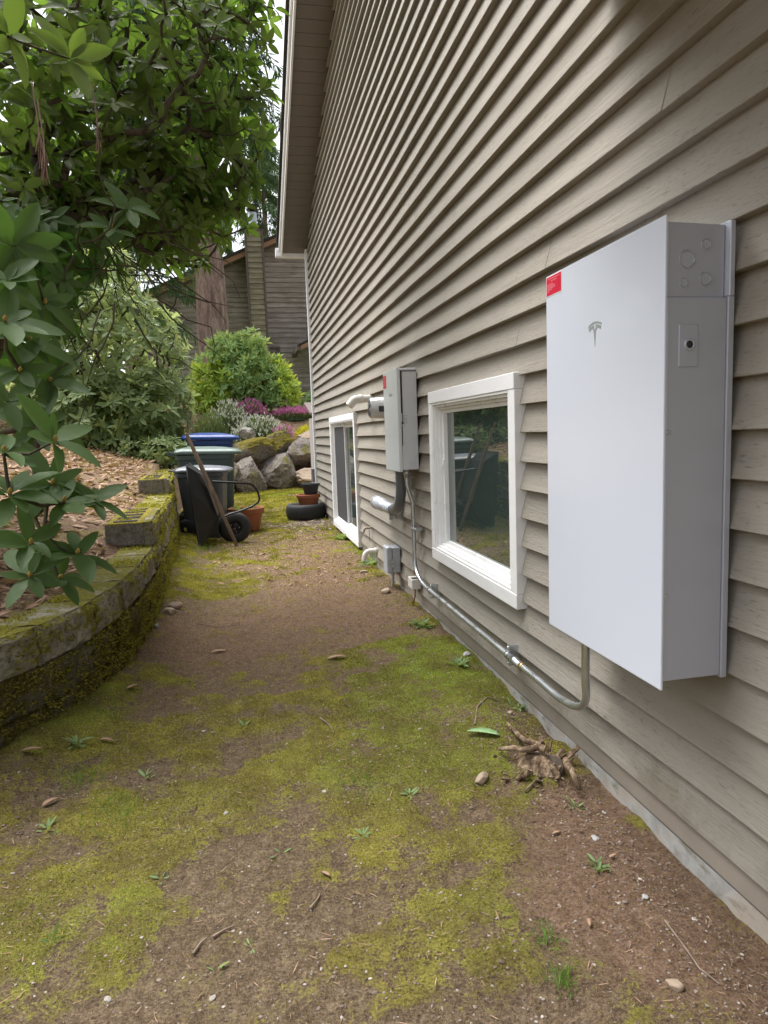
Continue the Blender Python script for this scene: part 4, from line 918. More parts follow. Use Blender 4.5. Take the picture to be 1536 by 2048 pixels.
# ------------------------------------------------------------------ leaves
def leaf_template(rows):
    t = np.array({3: (0, .55, 1), 4: (0, .28, .72, 1), 5: (0, .2, .5, .82, 1), 6: (0, .14, .38, .64, .88, 1), 7: (0, .1, .28, .5, .72, .91, 1)}[rows])
    wprof = np.sin(np.pi*t**.92)**.62; wprof[0] = .05; wprof[-1] = .03
    T = np.zeros((rows, 3, 3))
    for i in range(rows):
        for j, s_ in enumerate((-1, 0, 1)): T[i, j] = (t[i], s_*wprof[i]*.5, abs(s_)*wprof[i]*.5)
    F = []
    for i in range(rows-1):
        for j in range(2): a = i*3+j; F.append((a, a+1, a+4, a+3))
    return T.reshape(-1, 3), np.array(F)
def leaves(org, d, n, length, width, curl, fold, tint, rows=5):
    """org d n (k,3); returns verts, faces, tint(k*rows*3, 3): r shade, g yellowing, b midrib"""
    T, F = leaf_template(rows); k = len(org)
    d = d/np.linalg.norm(d, axis=1, keepdims=True); s_ = np.cross(n, d); s_ /= np.linalg.norm(s_, axis=1, keepdims=True)+1e-9; n = np.cross(d, s_)
    t = T[:, 0][None]; L_ = length[:, None]; Wd = width[:, None]
    along = t*L_; across = T[:, 1][None]*Wd; up = T[:, 2][None]*Wd*fold[:, None]-curl[:, None]*L_*t*t
    V = org[:, None, :]+along[..., None]*d[:, None]+across[..., None]*s_[:, None]+up[..., None]*n[:, None]
    FF = (F[None]+(np.arange(k)*len(T))[:, None, None]).reshape(-1, 4)
    tt = np.repeat(tint[:, None, :], len(T), 1).copy(); tt[:, :, 2] = (np.abs(T[:, 1]) < 1e-6)[None]*1.0
    return V.reshape(-1, 3), FF, tt.reshape(-1, 3)
def unit(v): return v/(np.linalg.norm(v, axis=-1, keepdims=True)+1e-12)
def whorls(P, D, ll, nl, rng, spread=(60, 88), yellow=.05, rows=5, ratio=.36, shade=None, llf=None):
    O = []; DD = []; NN = []; LL = []; TT = []
    for i, (p, d) in enumerate(zip(P, D)):
        d = d/np.linalg.norm(d); a = np.cross(d, (0.3, .5, .8)); a /= np.linalg.norm(a); b = np.cross(d, a); n_ = int(rng.integers(nl[0], nl[1]+1)); ph = rng.uniform(0, 6.28)
        L0 = ll*(1 if llf is None else llf[i])*rng.uniform(.8, 1.15); sh = rng.uniform(.1, .9) if shade is None else shade[i]
        for j in range(n_):
            th = ph+j*2*np.pi/n_+rng.uniform(-.25, .25); el = math.radians(rng.uniform(*spread)+(-25 if j % 4 == 3 else 0))
            r_ = math.cos(th)*a+math.sin(th)*b; dd = math.cos(el)*d+math.sin(el)*r_; nn = math.sin(el)*d-math.cos(el)*r_
            O.append(p+r_*.006-d*rng.uniform(0, .02)); DD.append(dd); NN.append(nn+rng.normal(0, .18, 3)); LL.append(L0*rng.uniform(.55, 1.15))
            TT.append((np.clip(sh+rng.uniform(-.25, .25), 0, 1), (rng.random() < yellow)*rng.uniform(.4, 1), 0))
    LL = np.array(LL)
    k = len(LL)
    return leaves(np.array(O), np.array(DD), np.array(NN), LL, LL*ratio*rng.uniform(.85, 1.15, k), rng.uniform(-.02, .30, k), rng.uniform(.05, .55, k), np.array(TT), rows)
def skeleton(base, pts, r_tip=.0035, r_max=.06, up=.0):
    """join every tip to the growing skeleton; returns polylines with radii"""
    pts = np.asarray(pts); order = np.argsort(np.linalg.norm(pts-base, axis=1)); nodes = [np.array(base, float)]; par = [-1]; dist = [0.0]
    for i in order:
        p = pts[i]; N_ = np.array(nodes); dd = np.linalg.norm(N_-p, axis=1); cost = dd*1.0+np.array(dist)*.22
        j = int(np.argmin(cost)); q_ = nodes[j]; mid = (q_+p)/2+np.array((0, 0, -.12))*dd[j]*.6+RNG.normal(0, .06, 3)*dd[j]
        nodes.append(mid); par.append(j); dist.append(dist[j]+dd[j]/2); nodes.append(p); par.append(len(nodes)-2); dist.append(dist[j]+dd[j])
    cnt = np.ones(len(nodes))
    for i in range(len(nodes)-1, 0, -1): cnt[par[i]] += cnt[i]
    rad = np.minimum(r_max, r_tip*cnt**.42)
    return nodes, par, rad
def limb_mesh(mb, nodes, par, rad, n=5):
    for i in range(1, len(nodes)):
        a, b = nodes[par[i]], nodes[i]
        if np.linalg.norm(a-b) < 1e-4: continue
        mb.tube([a, b], [min(rad[par[i]], rad[i]*1.5), rad[i]], n, cap=False)
def ellipsoid_pts(c, r, n, rng, shell=.55):
    P = []; D = []
    while len(P) < n:
        v = rng.normal(0, 1, 3); v /= np.linalg.norm(v); k = rng.uniform(shell, 1)**.6
        P.append(np.array(c)+v*k*np.array(r)); D.append(v*np.array((1, 1, .6))+np.array((0, 0, .55)))
    return P, D
def shrub(name, label, cat, base, lobes, ll, nl, mat, rng, extra=None, r_max=.06, group=None, rows=5, yellow=.05, ratio=.36, woody=True, spread=(60, 88), lime=None, skip=None, mats2=None, split=None):
    t = thing(name, label, cat, base, group)
    P = []; D = []
    for (c, r, n) in lobes:
        p, d = ellipsoid_pts(c, r, n, rng); P += p; D += d
    if skip is not None:
        kp = [i for i in range(len(P)) if not skip(P[i])]; P = [P[i] for i in kp]; D = [D[i] for i in kp]
    if extra:
        for (p, d) in extra: P.append(np.array(p, float)); D.append(np.array(d, float))
    P = np.array(P); D = np.array(D)+rng.normal(0, .25, (len(D), 3))
    sel = np.zeros(len(P), bool) if split is None else np.array([split(p) for p in P])
    for flag, mt in ((False, mat), (True, mats2)):
        ix = np.where(sel == flag)[0]
        if len(ix):
            V, F, T = whorls(P[ix], D[ix], ll, nl, rng, llf=[(1.45 if extra and i >= len(P)-len(extra) else 1.0) for i in ix], rows=rows, yellow=yellow, ratio=ratio, spread=spread)
            npmesh('foliage', V, F, mt, t, T)
    if woody:
        nodes, par, rad = skeleton(np.array(base, float), P-unit(D)*.01, r_max=r_max)
        mb = MB(); limb_mesh(mb, nodes, par, rad); mb.build('branches', M['bark'], t)
    return t, P, D

# foreground rhododendron arching over the path; hero clusters measured at their own distance
def at_depth(u, v, dist): d = ray(u, v); return CP+d*dist          # dist = metres along the optical axis
hero = []
for (u, v, dist, dx, dz) in ((110, 880, 2.35, .4, .9), (128, 1000, 2.5, .5, .8), (20, 985, 2.3, .2, .9), (62, 1085, 2.45, .2, 1), (155, 1105, 2.55, .5, .8), (187, 1000, 2.6, .6, .8), (105, 965, 2.55, .5, .8), (60, 1150, 2.5, .1, .35), (120, 1155, 2.6, .6, .3), (8, 900, 2.3, .2, .8),
                             (90, 605, 2.9, .3, .9), (60, 680, 2.7, .2, .5), (40, 740, 2.6, .3, .2), (100, 760, 2.8, .5, .1), (10, 640, 2.5, .2, .9), (222, 455, 3.3, .5, .6), (258, 415, 3.3, .5, .8), (30, 490, 2.7, .3, .3), (140, 115, 2.6, .3, .2), (20, 70, 2.4, .2, .6), (15, 560, 2.6, .3, .8), (75, 850, 2.7, .3, .8), (15, 800, 2.5, .3, .5)):
    p_ = at_depth(u, v, dist); d_ = (CP-p_)/np.linalg.norm(CP-p_); hero.append((p_, d_*.75+np.array((dx*.5, 0, .35+.35*dz))))
rngA = np.random.default_rng(21)
base = (-3.05, 2.5, float(hill(-3.05, 2.5))-.05)
keep_clear = lambda p: (p[0] > -1.45 and p[2] < 2.45) or p[0] > -.62 or p[1] < .75
lobesA = [((-2.75, 2.6, 2.75), (.95, 1.3, .9), 220), ((-2.05, 3.3, 3.35), (1.0, 1.4, .75), 190), ((-3.2, 2.4, 1.75), (.75, 1.0, .85), 110), ((-1.45, 3.7, 3.05), (.55, 1.1, .6), 90), ((-2.5, 3.3, 4.4), (1.5, 1.6, .7), 120), ((-3.7, 3.4, 2.6), (.9, 1.3, 1.2), 150), ((-1.6, 3.3, 4.1), (.7, 1.0, .5), 70), ((-3.0, 3.6, 1.9), (.55, .9, .5), 40)]+[(at_depth(u, v, dd), (a, a, b), n_) for (u, v, dd, a, b, n_) in ((120, 460, 3.7, .4, .3, 34), (290, 400, 4.2, .45, .32, 40), (40, 540, 3.2, .3, .35, 26), (390, 330, 4.5, .42, .34, 36), (460, 215, 4.6, .36, .30, 26), (475, 50, 4.4, .30, .26, 20), (200, 330, 3.9, .5, .35, 40), (360, 440, 4.4, .22, .16, 10), (330, 120, 3.8, .45, .35, 34))]
fa, PA, DA = shrub('rhododendron', 'huge dark rhododendron with large glossy leaf rosettes arching over the near block wall', 'shrub', base, [(c, r, int(n*1.5)) for c, r, n in lobesA], .118, (6, 9), M['leaf_dark'], rngA, hero, .055, yellow=.035, ratio=.40, rows=6, spread=(62, 98), skip=keep_clear, mats2=M['leaf_backlit'], split=lambda p: p[2] > 2.35)
# buds in the middle of the nearest rosettes
mbud = simple('ochre_bud', (.42, .30, .08), .6); mdry = simple('dried_flower', (.26, .17, .13), .8, var=.3, scale=30)
for (p, d) in hero[:16]:
    mb = MB(); d = np.array(d)/np.linalg.norm(d); mb.lathe(np.array(p), [(.006, -.004), (.0085, .006), (.006, .018), (.0005, .028)], 8, d); mb.build('flower_bud', mbud, fa)
for (u, v, dist) in ((92, 330, 2.9), (195, 262, 3.3), (80, 290, 2.95)):
    mb = MB(); c = at_depth(u, v, dist); mb.tube([c+np.array((-.01, 0, .26)), c+np.array((0, 0, .1)), c], .003, 5)
    for k in range(16):
        d = np.array((random.uniform(-.25, .25), random.uniform(-.25, .25), -1)); a = c+np.array((0, 0, random.uniform(-.03, .08))); mb.bar(a, a+d*random.uniform(.05, .10), .005, .003, (1, 0, .1), .009, .002)
    mb.build('dried_flower_head', mdry, fa)
rt = np.random.default_rng(31); mb = MB()
for k in range(30):
    a = at_depth(rt.uniform(120, 340), rt.uniform(420, 640), rt.uniform(3.0, 4.4)); P = [a]; d = np.array((rt.uniform(-.3, .5), rt.uniform(-.3, .3), rt.uniform(-1, .1)))
    for j in range(6): d = d+rt.normal(0, .28, 3); P.append(P[-1]+unit(d)*rt.uniform(.06, .12))
    mb.tube(P, list(np.linspace(.005, .0018, len(P))), 5)
mb.build('bare_twigs', M['bark'], fa)

# middle rhododendron on the slope, paler and denser
rngB = np.random.default_rng(5)
bb = (-3.4, 10.2, float(hill(-3.4, 10.2))-.05)
shrub('rhododendron', 'pale green dense rhododendron mound on the slope behind the bins', 'shrub', bb, [((-3.15, 10.0, 2.5), (1.35, 1.3, 1.25), 560), ((-3.5, 10.2, 3.6), (1.05, 1.1, .95), 300), ((-2.6, 9.5, 1.65), (.8, .8, .65), 260), ((-3.3, 9.0, 1.6), (.9, .6, .5), 160), ((-4.4, 10.0, 2.4), (1.0, 1.1, 1.4), 240), ((-2.35, 9.4, 1.25), (.35, .5, .35), 70)], .165, (7, 10), M['leaf_mid'], rngB, None, .06, rows=4, yellow=.02, ratio=.34)
# taller one further left fills the gaps
rngC = np.random.default_rng(9)
bc = (-6.2, 9.5, float(hill(-6.2, 9.5))-.05)
shrub('rhododendron', 'tall bright rhododendron seen through gaps far left behind the dark one', 'shrub', bc, [((-6.4, 9.3, 2.8), (2.0, 1.8, 1.8), 640), ((-7.8, 8.2, 4.2), (1.5, 1.6, 1.2), 220)], .17, (6, 8), M['leaf_mid'], rngC, None, .07, rows=4, yellow=.05, ratio=.36)

# laurel shrub with lime young growth
rngD = np.random.default_rng(12)
lb = (-1.0, 18.0, float(hill(-1.0, 18.0))-.05)
shrub('laurel_shrub', 'rounded bright green laurel with lime new shoots before the brown house', 'shrub', lb, [((-1.0, 18.0, 2.9), (.95, .9, .95), 330), ((-1.35, 17.9, 3.55), (.5, .6, .5), 80), ((-.75, 17.8, 3.7), (.4, .5, .38), 60), ((-.35, 17.8, 2.7), (.65, .6, .7), 130), ((-1.75, 17.6, 2.7), (.62, .6, .7), 150), ((-1.9, 17.6, 2.1), (.5, .5, .4), 60), ((.08, 17.5, 2.35), (.42, .45, .55), 90)], .23, (6, 9), M['leaf_laurel'], rngD, None, .04, rows=4, yellow=0, ratio=.30, spread=(20, 75), woody=True, mats2=M['leaf_lime'], split=lambda p: (p[0] < -1.42+.3*mnoise.noise((p[0]*4, p[1]*4, p[2]*4)) and p[2] < 3.15) or (p[0] > -.02+.25*mnoise.noise((p[0]*4, p[1]*4, p[2]*4))))
# low groundcover shrub at the foot of the mound, and a small dark fern by the brown house
rngE = np.random.default_rng(13)
c0 = px(325, 905, 1, 8.6)
shrub('low_shrub', 'low pale leafy shrub spilling over the wall end left of the bins', 'shrub', (c0[0], 8.7, float(hill(c0[0], 8.7))-.03), [((c0[0], 8.7, c0[2]), (.36, .5, .22), 110), ((c0[0]-.5, 8.9, c0[2]+.05), (.4, .5, .25), 90)], .10, (5, 8), M['leaf_mid'], rngE, None, .02, rows=4, ratio=.45, spread=(50, 95))
c1 = px(612, 800, 1, 24.5)
shrub('small_shrub', 'small dark shrub at the foot of the brown house wall', 'shrub', (c1[0], 24.5, float(hill(c1[0], 24.5))), [((c1[0], 24.5, c1[2]), (.55, .4, .35), 160)], .12, (5, 8), M['leaf_laurel'], rngE, None, .02, rows=3, ratio=.3)

# seedlings in the planter
V, F, T = whorls(np.array([(-1.13+random.uniform(-.15, .15), 7.5+random.uniform(-.15, .15), .29) for _ in range(16)]), np.tile((0, 0, 1.), (16, 1))+RNG.normal(0, .3, (16, 3)), .07, (4, 7), RNG, spread=(35, 75), ratio=.4, rows=4)
npmesh('seedlings', V, F, M['leaf_weed'], pg, T)

# ------------------------------------------------------------------ heathers and grass mound
def spikes(c, r, n, h, rng, tilt=.5):
    th = rng.uniform(0, 6.283, n); k = np.sqrt(rng.random(n)); dx = k*np.cos(th); dy = k*np.sin(th)
    zb = c[2]+r[2]*np.sqrt(np.maximum(0, 1-k*k))*rng.uniform(.05, 1, n)
    O = np.stack([c[0]+dx*r[0], c[1]+dy*r[1], zb], 1); D = np.stack([dx*tilt, dy*tilt, np.ones(n)], 1)+rng.normal(0, .22, (n, 3))
    return O, unit(D), np.full(n, h)*rng.uniform(.6, 1.3, n)
def heather(label, u, v, y, r, green, bloom, n=900, h=.16):
    c = px(u, v, 1, y); base = float(hill(c[0], y)); t = thing('heather', label, 'heather', (c[0], y, base), 'heathers on the rockery'); rng = np.random.default_rng(int(u*7+v))
    cc = (c[0], y, base-.02); r = (r[0], r[1], max(.15, c[2]-base+r[2]))
    O, D, L_ = spikes(cc, r, int(n*1.3), h, rng); n = len(O); N_ = rng.normal(0, 1, (n, 3)); k = n
    V, F, T = leaves(O-D*.06, D, N_, L_, L_*.16, np.zeros(k), np.zeros(k), np.stack([rng.random(k), np.zeros(k), np.zeros(k)], 1), 3); npmesh('foliage', V, F, M[green], t, T)
    m2 = int(n*1.0); ix = rng.integers(0, n, m2)
    if bloom:
        V, F, T = leaves(O[ix]+D[ix]*(L_[ix]*rng.uniform(.3, .8, m2))[:, None], unit(D[ix]+rng.normal(0, .35, (m2, 3))), rng.normal(0, 1, (m2, 3)), L_[ix]*.5, L_[ix]*.17, np.zeros(m2), np.zeros(m2), np.stack([rng.random(m2), np.zeros(m2), np.zeros(m2)], 1), 3); npmesh('bloom', V, F, M[bloom], t, T)
    mb = MB(); mb.lathe((c[0], y, base), [(r[0]*.7, -.1), (r[0]*.62, r[2]*.2), (r[0]*.42, r[2]*.45), (.001, r[2]*.6)], 14); mb.build('core', M['heather_green'], t)
heather('dark green heather out of flower behind the blue bin', 418, 832, 15.6, (.42, .4, .12), 'heather_green', None, 800)
heather('white flowering heather in the middle of the rockery', 455, 818, 16.2, (.45, .4, .16), 'heather_green', 'heather_white')
heather('broad white heather spilling above the mossy boulder', 520, 845, 15.5, (.55, .4, .14), 'heather_green', 'heather_white', 1200)
heather('pink heather rising behind the white heathers', 497, 812, 17.0, (.42, .35, .1), 'heather_green', 'heather_pink', 900)
heather('magenta heather hanging in front above the angular boulder', 567, 862, 15.0, (.30, .3, .10), 'heather_green', 'heather_pink', 1000)
heather('magenta heather drift at the top right of the rockery', 590, 832, 17.0, (.55, .4, .08), 'heather_green', 'heather_pink', 1100)
heather('grey green heather under the mossy boulder edge', 480, 862, 15.0, (.30, .3, .08), 'heather_green', 'heather_white', 600)
heather('golden grass mound beside the house corner', 612, 866, 15.4, (.26, .25, .10), 'heather_gold', None, 1200, .20)

# ------------------------------------------------------------------ conifers
def conifer(label, x, y, z0, h, r0, zb, bl, nb, mat, seed, spray=.34, per=46, name='conifer_tree'):
    t = thing(name, label, 'tree', (x, y, z0), 'conifers beyond the shrubs'); rng = np.random.default_rng(seed)
    mb = MB(); zz = np.linspace(-.3, h, 22); pts = [(x-.055*zz_*.35+.02*math.sin(zz_*2), y+.015*math.cos(zz_*3), z0+zz_) for zz_ in zz]; rad = [max(.02, r0*(1-zz_/h)**.8*(1+.35*math.exp(-max(0, zz_)*2.2))) for zz_ in zz]
    mb.tube(pts, rad, 18); mb.build('trunk', M['bark_con'], t)
    O = []; D = []; br = MB()
    for i in range(nb):
        zf = zb+(h-zb)*(i/nb)**.9; az = i*2.399+rng.uniform(-.4, .4); L_ = bl*(1-(zf-zb)/(h-zb)*.8)*rng.uniform(.7, 1.15)
        if math.cos(az) > .35 and zf < 7.2 and name == 'conifer_tree' and nb == 130: continue
        dirh = np.array((math.cos(az), math.sin(az), 0)); a = np.array((x-.02*zf, y, z0+zf)); P = []
        for s_ in np.linspace(0, 1, 8): P.append(a+dirh*L_*s_+np.array((0, 0, L_*(.18*s_-.55*s_*s_))))
        br.tube(P, [max(.006, .035*(1-s_*.85)) for s_ in np.linspace(0, 1, 8)], 5, cap=False)
        P = np.array(P)
        for j in range(per):
            s_ = rng.uniform(.12, 1)**.8*7; k = min(6, int(s_)); p = P[k]+(P[k+1]-P[k])*(s_-k); side = np.cross(dirh, (0, 0, 1))*rng.choice((-1, 1))
            off = side*rng.uniform(0, .42)*L_*.45*(1-s_/9); O.append(p+off+np.array((0, 0, -abs(rng.normal(0, .12))))); D.append(dirh*rng.uniform(.0, .6)+side*rng.uniform(0, .5)+np.array((0, 0, -rng.uniform(.4, 1.3))))
    br.build('branches', M['bark'], t)
    O = np.array(O); D = unit(np.array(D)); k = len(O); O3 = np.repeat(O, 5, 0); sh = np.repeat(rng.random(k), 5); D3 = unit(np.repeat(D, 5, 0)+rng.normal(0, .42, (k*5, 3))); O3 = O3+rng.normal(0, .06, O3.shape)
    L_ = rng.uniform(.5, 1.1, k*5)*spray
    V, F, T = leaves(O3, D3, rng.normal(0, 1, (k*5, 3)), L_, L_*.16, rng.uniform(0, .2, k*5), np.zeros(k*5), np.stack([np.clip(sh+rng.uniform(-.2, .2, k*5), 0, 1), np.zeros(k*5), np.zeros(k*5)], 1), 3)
    npmesh('crown', V, F, mat, t, T); return t
conifer('big conifer with thick ridged trunk and dark drooping boughs behind the laurel', -1.66, 19.0, float(hill(-1.6, 19)), 17, .50, 5.6, 3.3, 130, M['needles'], 2, per=62)
conifer('slim conifer trunk rising left of the thick one above the pale mound', -4.3, 22.0, float(hill(-4.3, 22)), 18, .30, 2.6, 2.9, 120, M['needles'], 4, per=56)
conifer('dark conifer far left mostly hidden by the near rhododendron', -9.0, 19.0, float(hill(-9, 19)), 18, .4, 2.5, 4.0, 90, M['needles'], 6, per=46)
conifer('feathery paler conifer in the distance right of the chimney', 1.4, 44, 3, 17.5, .35, 3, 3.8, 90, M['needles2'], 8, .5, 40)
conifer('distant grey green conifer showing past the roof edge', 4.3, 50, 3, 17.5, .35, 3, 4.0, 90, M['needles2'], 10, .5, 40)
conifer('distant conifer just behind the chimney flue', -2.2, 46, 3, 17, .35, 3, 3.8, 90, M['needles2'], 14, .5, 40)

# ------------------------------------------------------------------ stump, logs, stones
sp = px(1075, 1520, 2, .05)
su = thing('rotten_stump', 'rotten crumbling tree stump with bare roots against the foundation', 'stump', (sp[0], sp[1], .02))
rs = random.Random(4); mb = MB(); nseg = 18; rings = []
for f, k in ((-.05, 1.5), (.01, 1.25), (.03, .95), (.045, .7), (.055, .4)):
    rings.append([(sp[0]+k*(.060+.05*mnoise.noise((math.cos(a)*3, math.sin(a)*3, f*6)))*math.cos(a), sp[1]+k*(.060+.05*mnoise.noise((math.cos(a)*3, math.sin(a)*3, f*6)))*math.sin(a), .02+f+.07*mnoise.noise((math.cos(a)*4, math.sin(a)*4, 2))*(f > .06)) for a in np.linspace(0, 6.283, nseg, endpoint=False)])
loft(mb, rings)
for i in range(26):
    a = rs.uniform(0, 6.283); r_ = rs.uniform(.02, .085); c = np.array((sp[0]+r_*math.cos(a), sp[1]+r_*math.sin(a), .0)); h_ = rs.uniform(.025, .075)*(1.15-r_*5)+.02
    t_ = np.array((rs.uniform(-.05, .05)+.05*math.cos(a), rs.uniform(-.05, .05)+.05*math.sin(a), h_)); mb.bar(c, c+t_, rs.uniform(.010, .024), rs.uniform(.006, .012), (math.cos(a), math.sin(a), .01), rs.uniform(.004, .018), rs.uniform(.003, .010))
mb.build('stump', M['rotten'], su)
def crooked(mb, pts, r0, r1, n=8):
    pts = [np.array(p) for p in pts]; P = []
    for a, b in zip(pts[:-1], pts[1:]):
        for t in (0, .33, .66): P.append(a+(b-a)*t+np.array([rs.uniform(-.005, .005) for _ in range(3)]))
    P.append(pts[-1]); R_ = np.linspace(r0, r1, len(P))*np.array([rs.uniform(.8, 1.2) for _ in P]); mb.tube(P, list(R_), n)
g = lambda u, v, z=.05: px(u, v, 2, z)
for pth, r0, r1 in (([g(1085, 1490, .08), g(1050, 1480, .08), g(1020, 1455, .07), g(1000, 1440, .05), g(978, 1438, .04)], .012, .006), ([g(1090, 1495, .10), g(1040, 1500, .09), g(1000, 1498, .07)], .014, .007), ([g(1130, 1520, .07), g(1150, 1555, .06), g(1160, 1580, .03)], .013, .006), ([g(1055, 1545, .06), g(1035, 1560, .03)], .015, .007)):
    mb = MB(); crooked(mb, pth, r0, r1); mb.build('root', M['rotten'], su)
lp = px(1095, 1532, 2, .06)
lo = thing('log_slice', 'short round log piece with dark end grain leaning on the rotten stump', 'log', tuple(lp))
mb = MB(); ax = np.array((-.45, -.75, .35)); ax /= np.linalg.norm(ax); c = lp-ax*.05+np.array((.03, .03, -.02)); mb.lathe(c, [(.026, -.02), (.036, 0), (.040, .04), (.038, .050)], 20, ax); mb.build('bark', M['rotten'], lo); mb = MB(); mb.lathe(c, [(.0005, .052), (.02, .053), (.038, .050)], 20, ax); mb.build('cut_face', M['endgrain'], lo)

def stone(label, u, v, s, mat, seed, group='loose stones on the ground'):
    p = px(u, v, 2, .03); rock('stone', label, (p[0], p[1], float(path(p[0], p[1]))+s[2]*.45), s, seed, mat, 3, .22, seed*.7, group, 'stone')
stone('rounded brown stone at the edge of the bare soil by the wall', 340, 1243, (.05, .055, .03), M['stone_tan'], 61)
stone('tan stone touching the brown one near the block wall', 352, 1230, (.06, .045, .032), M['stone_tan'], 62)
stone('small white stone against the foot of the block wall', 315, 1277, (.022, .025, .018), M['stone_pale'], 63)
stone('long brown stone lying left of the rotten stump', 962, 1562, (.050, .018, .016), M['stone_tan'], 64)
stone('flat pale grey stone in the bare soil near the foundation', 1191, 1664, (.016, .012, .005), M['stone_grey'], 65)
stone('tan rounded stone under the outlet box beside the siding', 772, 1182, (.05, .045, .025), M['stone_tan'], 66)
stone('pinkish stone behind the bare roots of the stump', 1021, 1437, (.014, .013, .009), M['stone_tan'], 67)
stone('grey stone half buried beside the wall below the window', 933, 1308, (.03, .022, .014), M['stone_grey'], 68)
stone('small pale stone in the moss left of the path middle', 452, 1622, (.012, .009, .004), M['stone_pale'], 69)
stone('grey stone near the bottom left edge of the path', 213, 1977, (.011, .008, .004), M['stone_pale'], 70)
stone('dark lump of soil and stone at the right lower path edge', 1350, 1965, (.02, .018, .012), M['stone_tan'], 71)
stone('tan stone beside the drain elbow in the weeds', 728, 1142, (.045, .035, .02), M['stone_tan'], 72)
stone('pale pointed stone between weeds at the lower path', 425, 1980, (.011, .007, .004), M['stone_pale'], 73)
stone('brown stone in the rubble under the white cabinet', 1290, 1780, (.010, .009, .005), M['stone_grey'], 74)

# ------------------------------------------------------------------ leaf litter, twigs, weeds
def flatleaf(name, label, cat, u, v, L_, Wd, mat, yaw, group, z=.035, curl=.12, lift=.25):
    p = px(u, v, 2, z); p[2] = float(path(p[0], p[1]))+.006
    V, F, T = leaves(p[None], np.array([(math.cos(yaw), math.sin(yaw), lift)]), np.array([(0, 0, 1.)]), np.array([L_]), np.array([Wd]), np.array([curl+lift*.8]), np.array([.35]), np.array([(.6, 0, 0)]), 6)
    o = npmesh(name, V, F, mat, None, T, loc=tuple(p)); md = o.modifiers.new('thickness', 'SOLIDIFY'); md.thickness = .0012; return tag(o, label, cat, group)
GL = 'fallen leaves on the path'
flatleaf('fallen_leaf', 'single green curled leaf fallen on moss beside the stump', 'leaf', 1000, 1478, .125, .042, M['leaf_mid'], 2.55, GL, .06, .05, .2)
for (lab, u, v, L_, yw) in (('brown dead leaf on moss at the far left edge of the path', 85, 1612, .06, .9), ('curled pinkish dead leaf below the block wall', 45, 1537, .07, .2), ('pale dry leaf lying in the middle of the path', 655, 1315, .11, .15), ('orange brown leaf on bare soil near the foundation', 1220, 1697, .03, .4), ('light tan leaf right of the stump in the soil', 1105, 1660, .03, .3), ('crumpled tan leaf on the lower right moss', 1180, 1848, .03, 1.2),
                            ('dead leaf on moss under the left wall corner', 200, 1480, .06, -.4), ('narrow brown leaf left of the bare soil patch', 255, 1400, .07, .8), ('dry leaf near the far bend of the block wall', 420, 1300, .10, .1), ('bleached wood chip lying in the lower path middle', 660, 1748, .032, 2.2), ('tan dead leaf on the dark mulch by the tyre', 600, 1080, .1, .5), ('brown leaf near the wheelbarrow wheel', 520, 1110, .1, 1.1)):
    flatleaf('fallen_leaf', lab, 'leaf', u, v, L_, L_*.36, M['dead_leaf'], yw, GL)
def twig(label, pts):
    P = [px(u, v, 2, .03) for u, v in pts]
    for p in P: p[2] = float(path(p[0], p[1]))+.006
    L0 = P[0].copy(); mb = MB(); mb.tube(P, list(np.linspace(.0035, .0018, len(P))), 6)
    o = mb.build('twig', M['handle']); tag(o, label, 'twig', 'twigs on the path')
twig('pale forked twig lying across the right lower moss', [(1330, 1830), (1365, 1880), (1400, 1930), (1440, 1960)])
twig('short twig beside the log slice', [(1050, 1585), (1075, 1562), (1100, 1550)])
twig('thin curved stem lying over the vivid moss by the wall', [(950, 1470), (955, 1440), (975, 1420), (1000, 1412)])
twig('twig on moss in the left foreground', [(425, 1870), (448, 1858), (468, 1848)])
twig('thin straw in the middle of the lower path', [(385, 1900), (400, 1880), (412, 1870)])
twig('dark twig near the bottom centre of the path', [(620, 1810), (635, 1790), (640, 1780)])
twig('long twig on the reddish soil patch', [(395, 1248), (440, 1252), (480, 1246)])
twig('straight twig left of the vivid moss', [(640, 1440), (660, 1455), (668, 1470)])
GW = 'weeds in the path'
def weed(label, u, v, L_, n, rng=np.random.default_rng(3), mat='leaf_weed', spread=(55, 88), ratio=.28):
    p = px(u, v, 2, .03); p[2] = float(path(p[0], p[1]))+.004; t = thing('weed', label, 'weed', tuple(p), GW)
    k = max(1, n//8); Pp = np.array([p+np.array((rng.uniform(-1, 1)*L_*.45*(k > 1), rng.uniform(-1, 1)*L_*.45*(k > 1), .003)) for _ in range(k)])
    V, F, T = whorls(Pp, np.tile((0, 0, 1.), (k, 1))+rng.normal(0, .2, (k, 3)), L_, (7, 10), rng, spread=spread, ratio=ratio, rows=5); npmesh('leaf_rosette', V, F, M[mat], t, T)
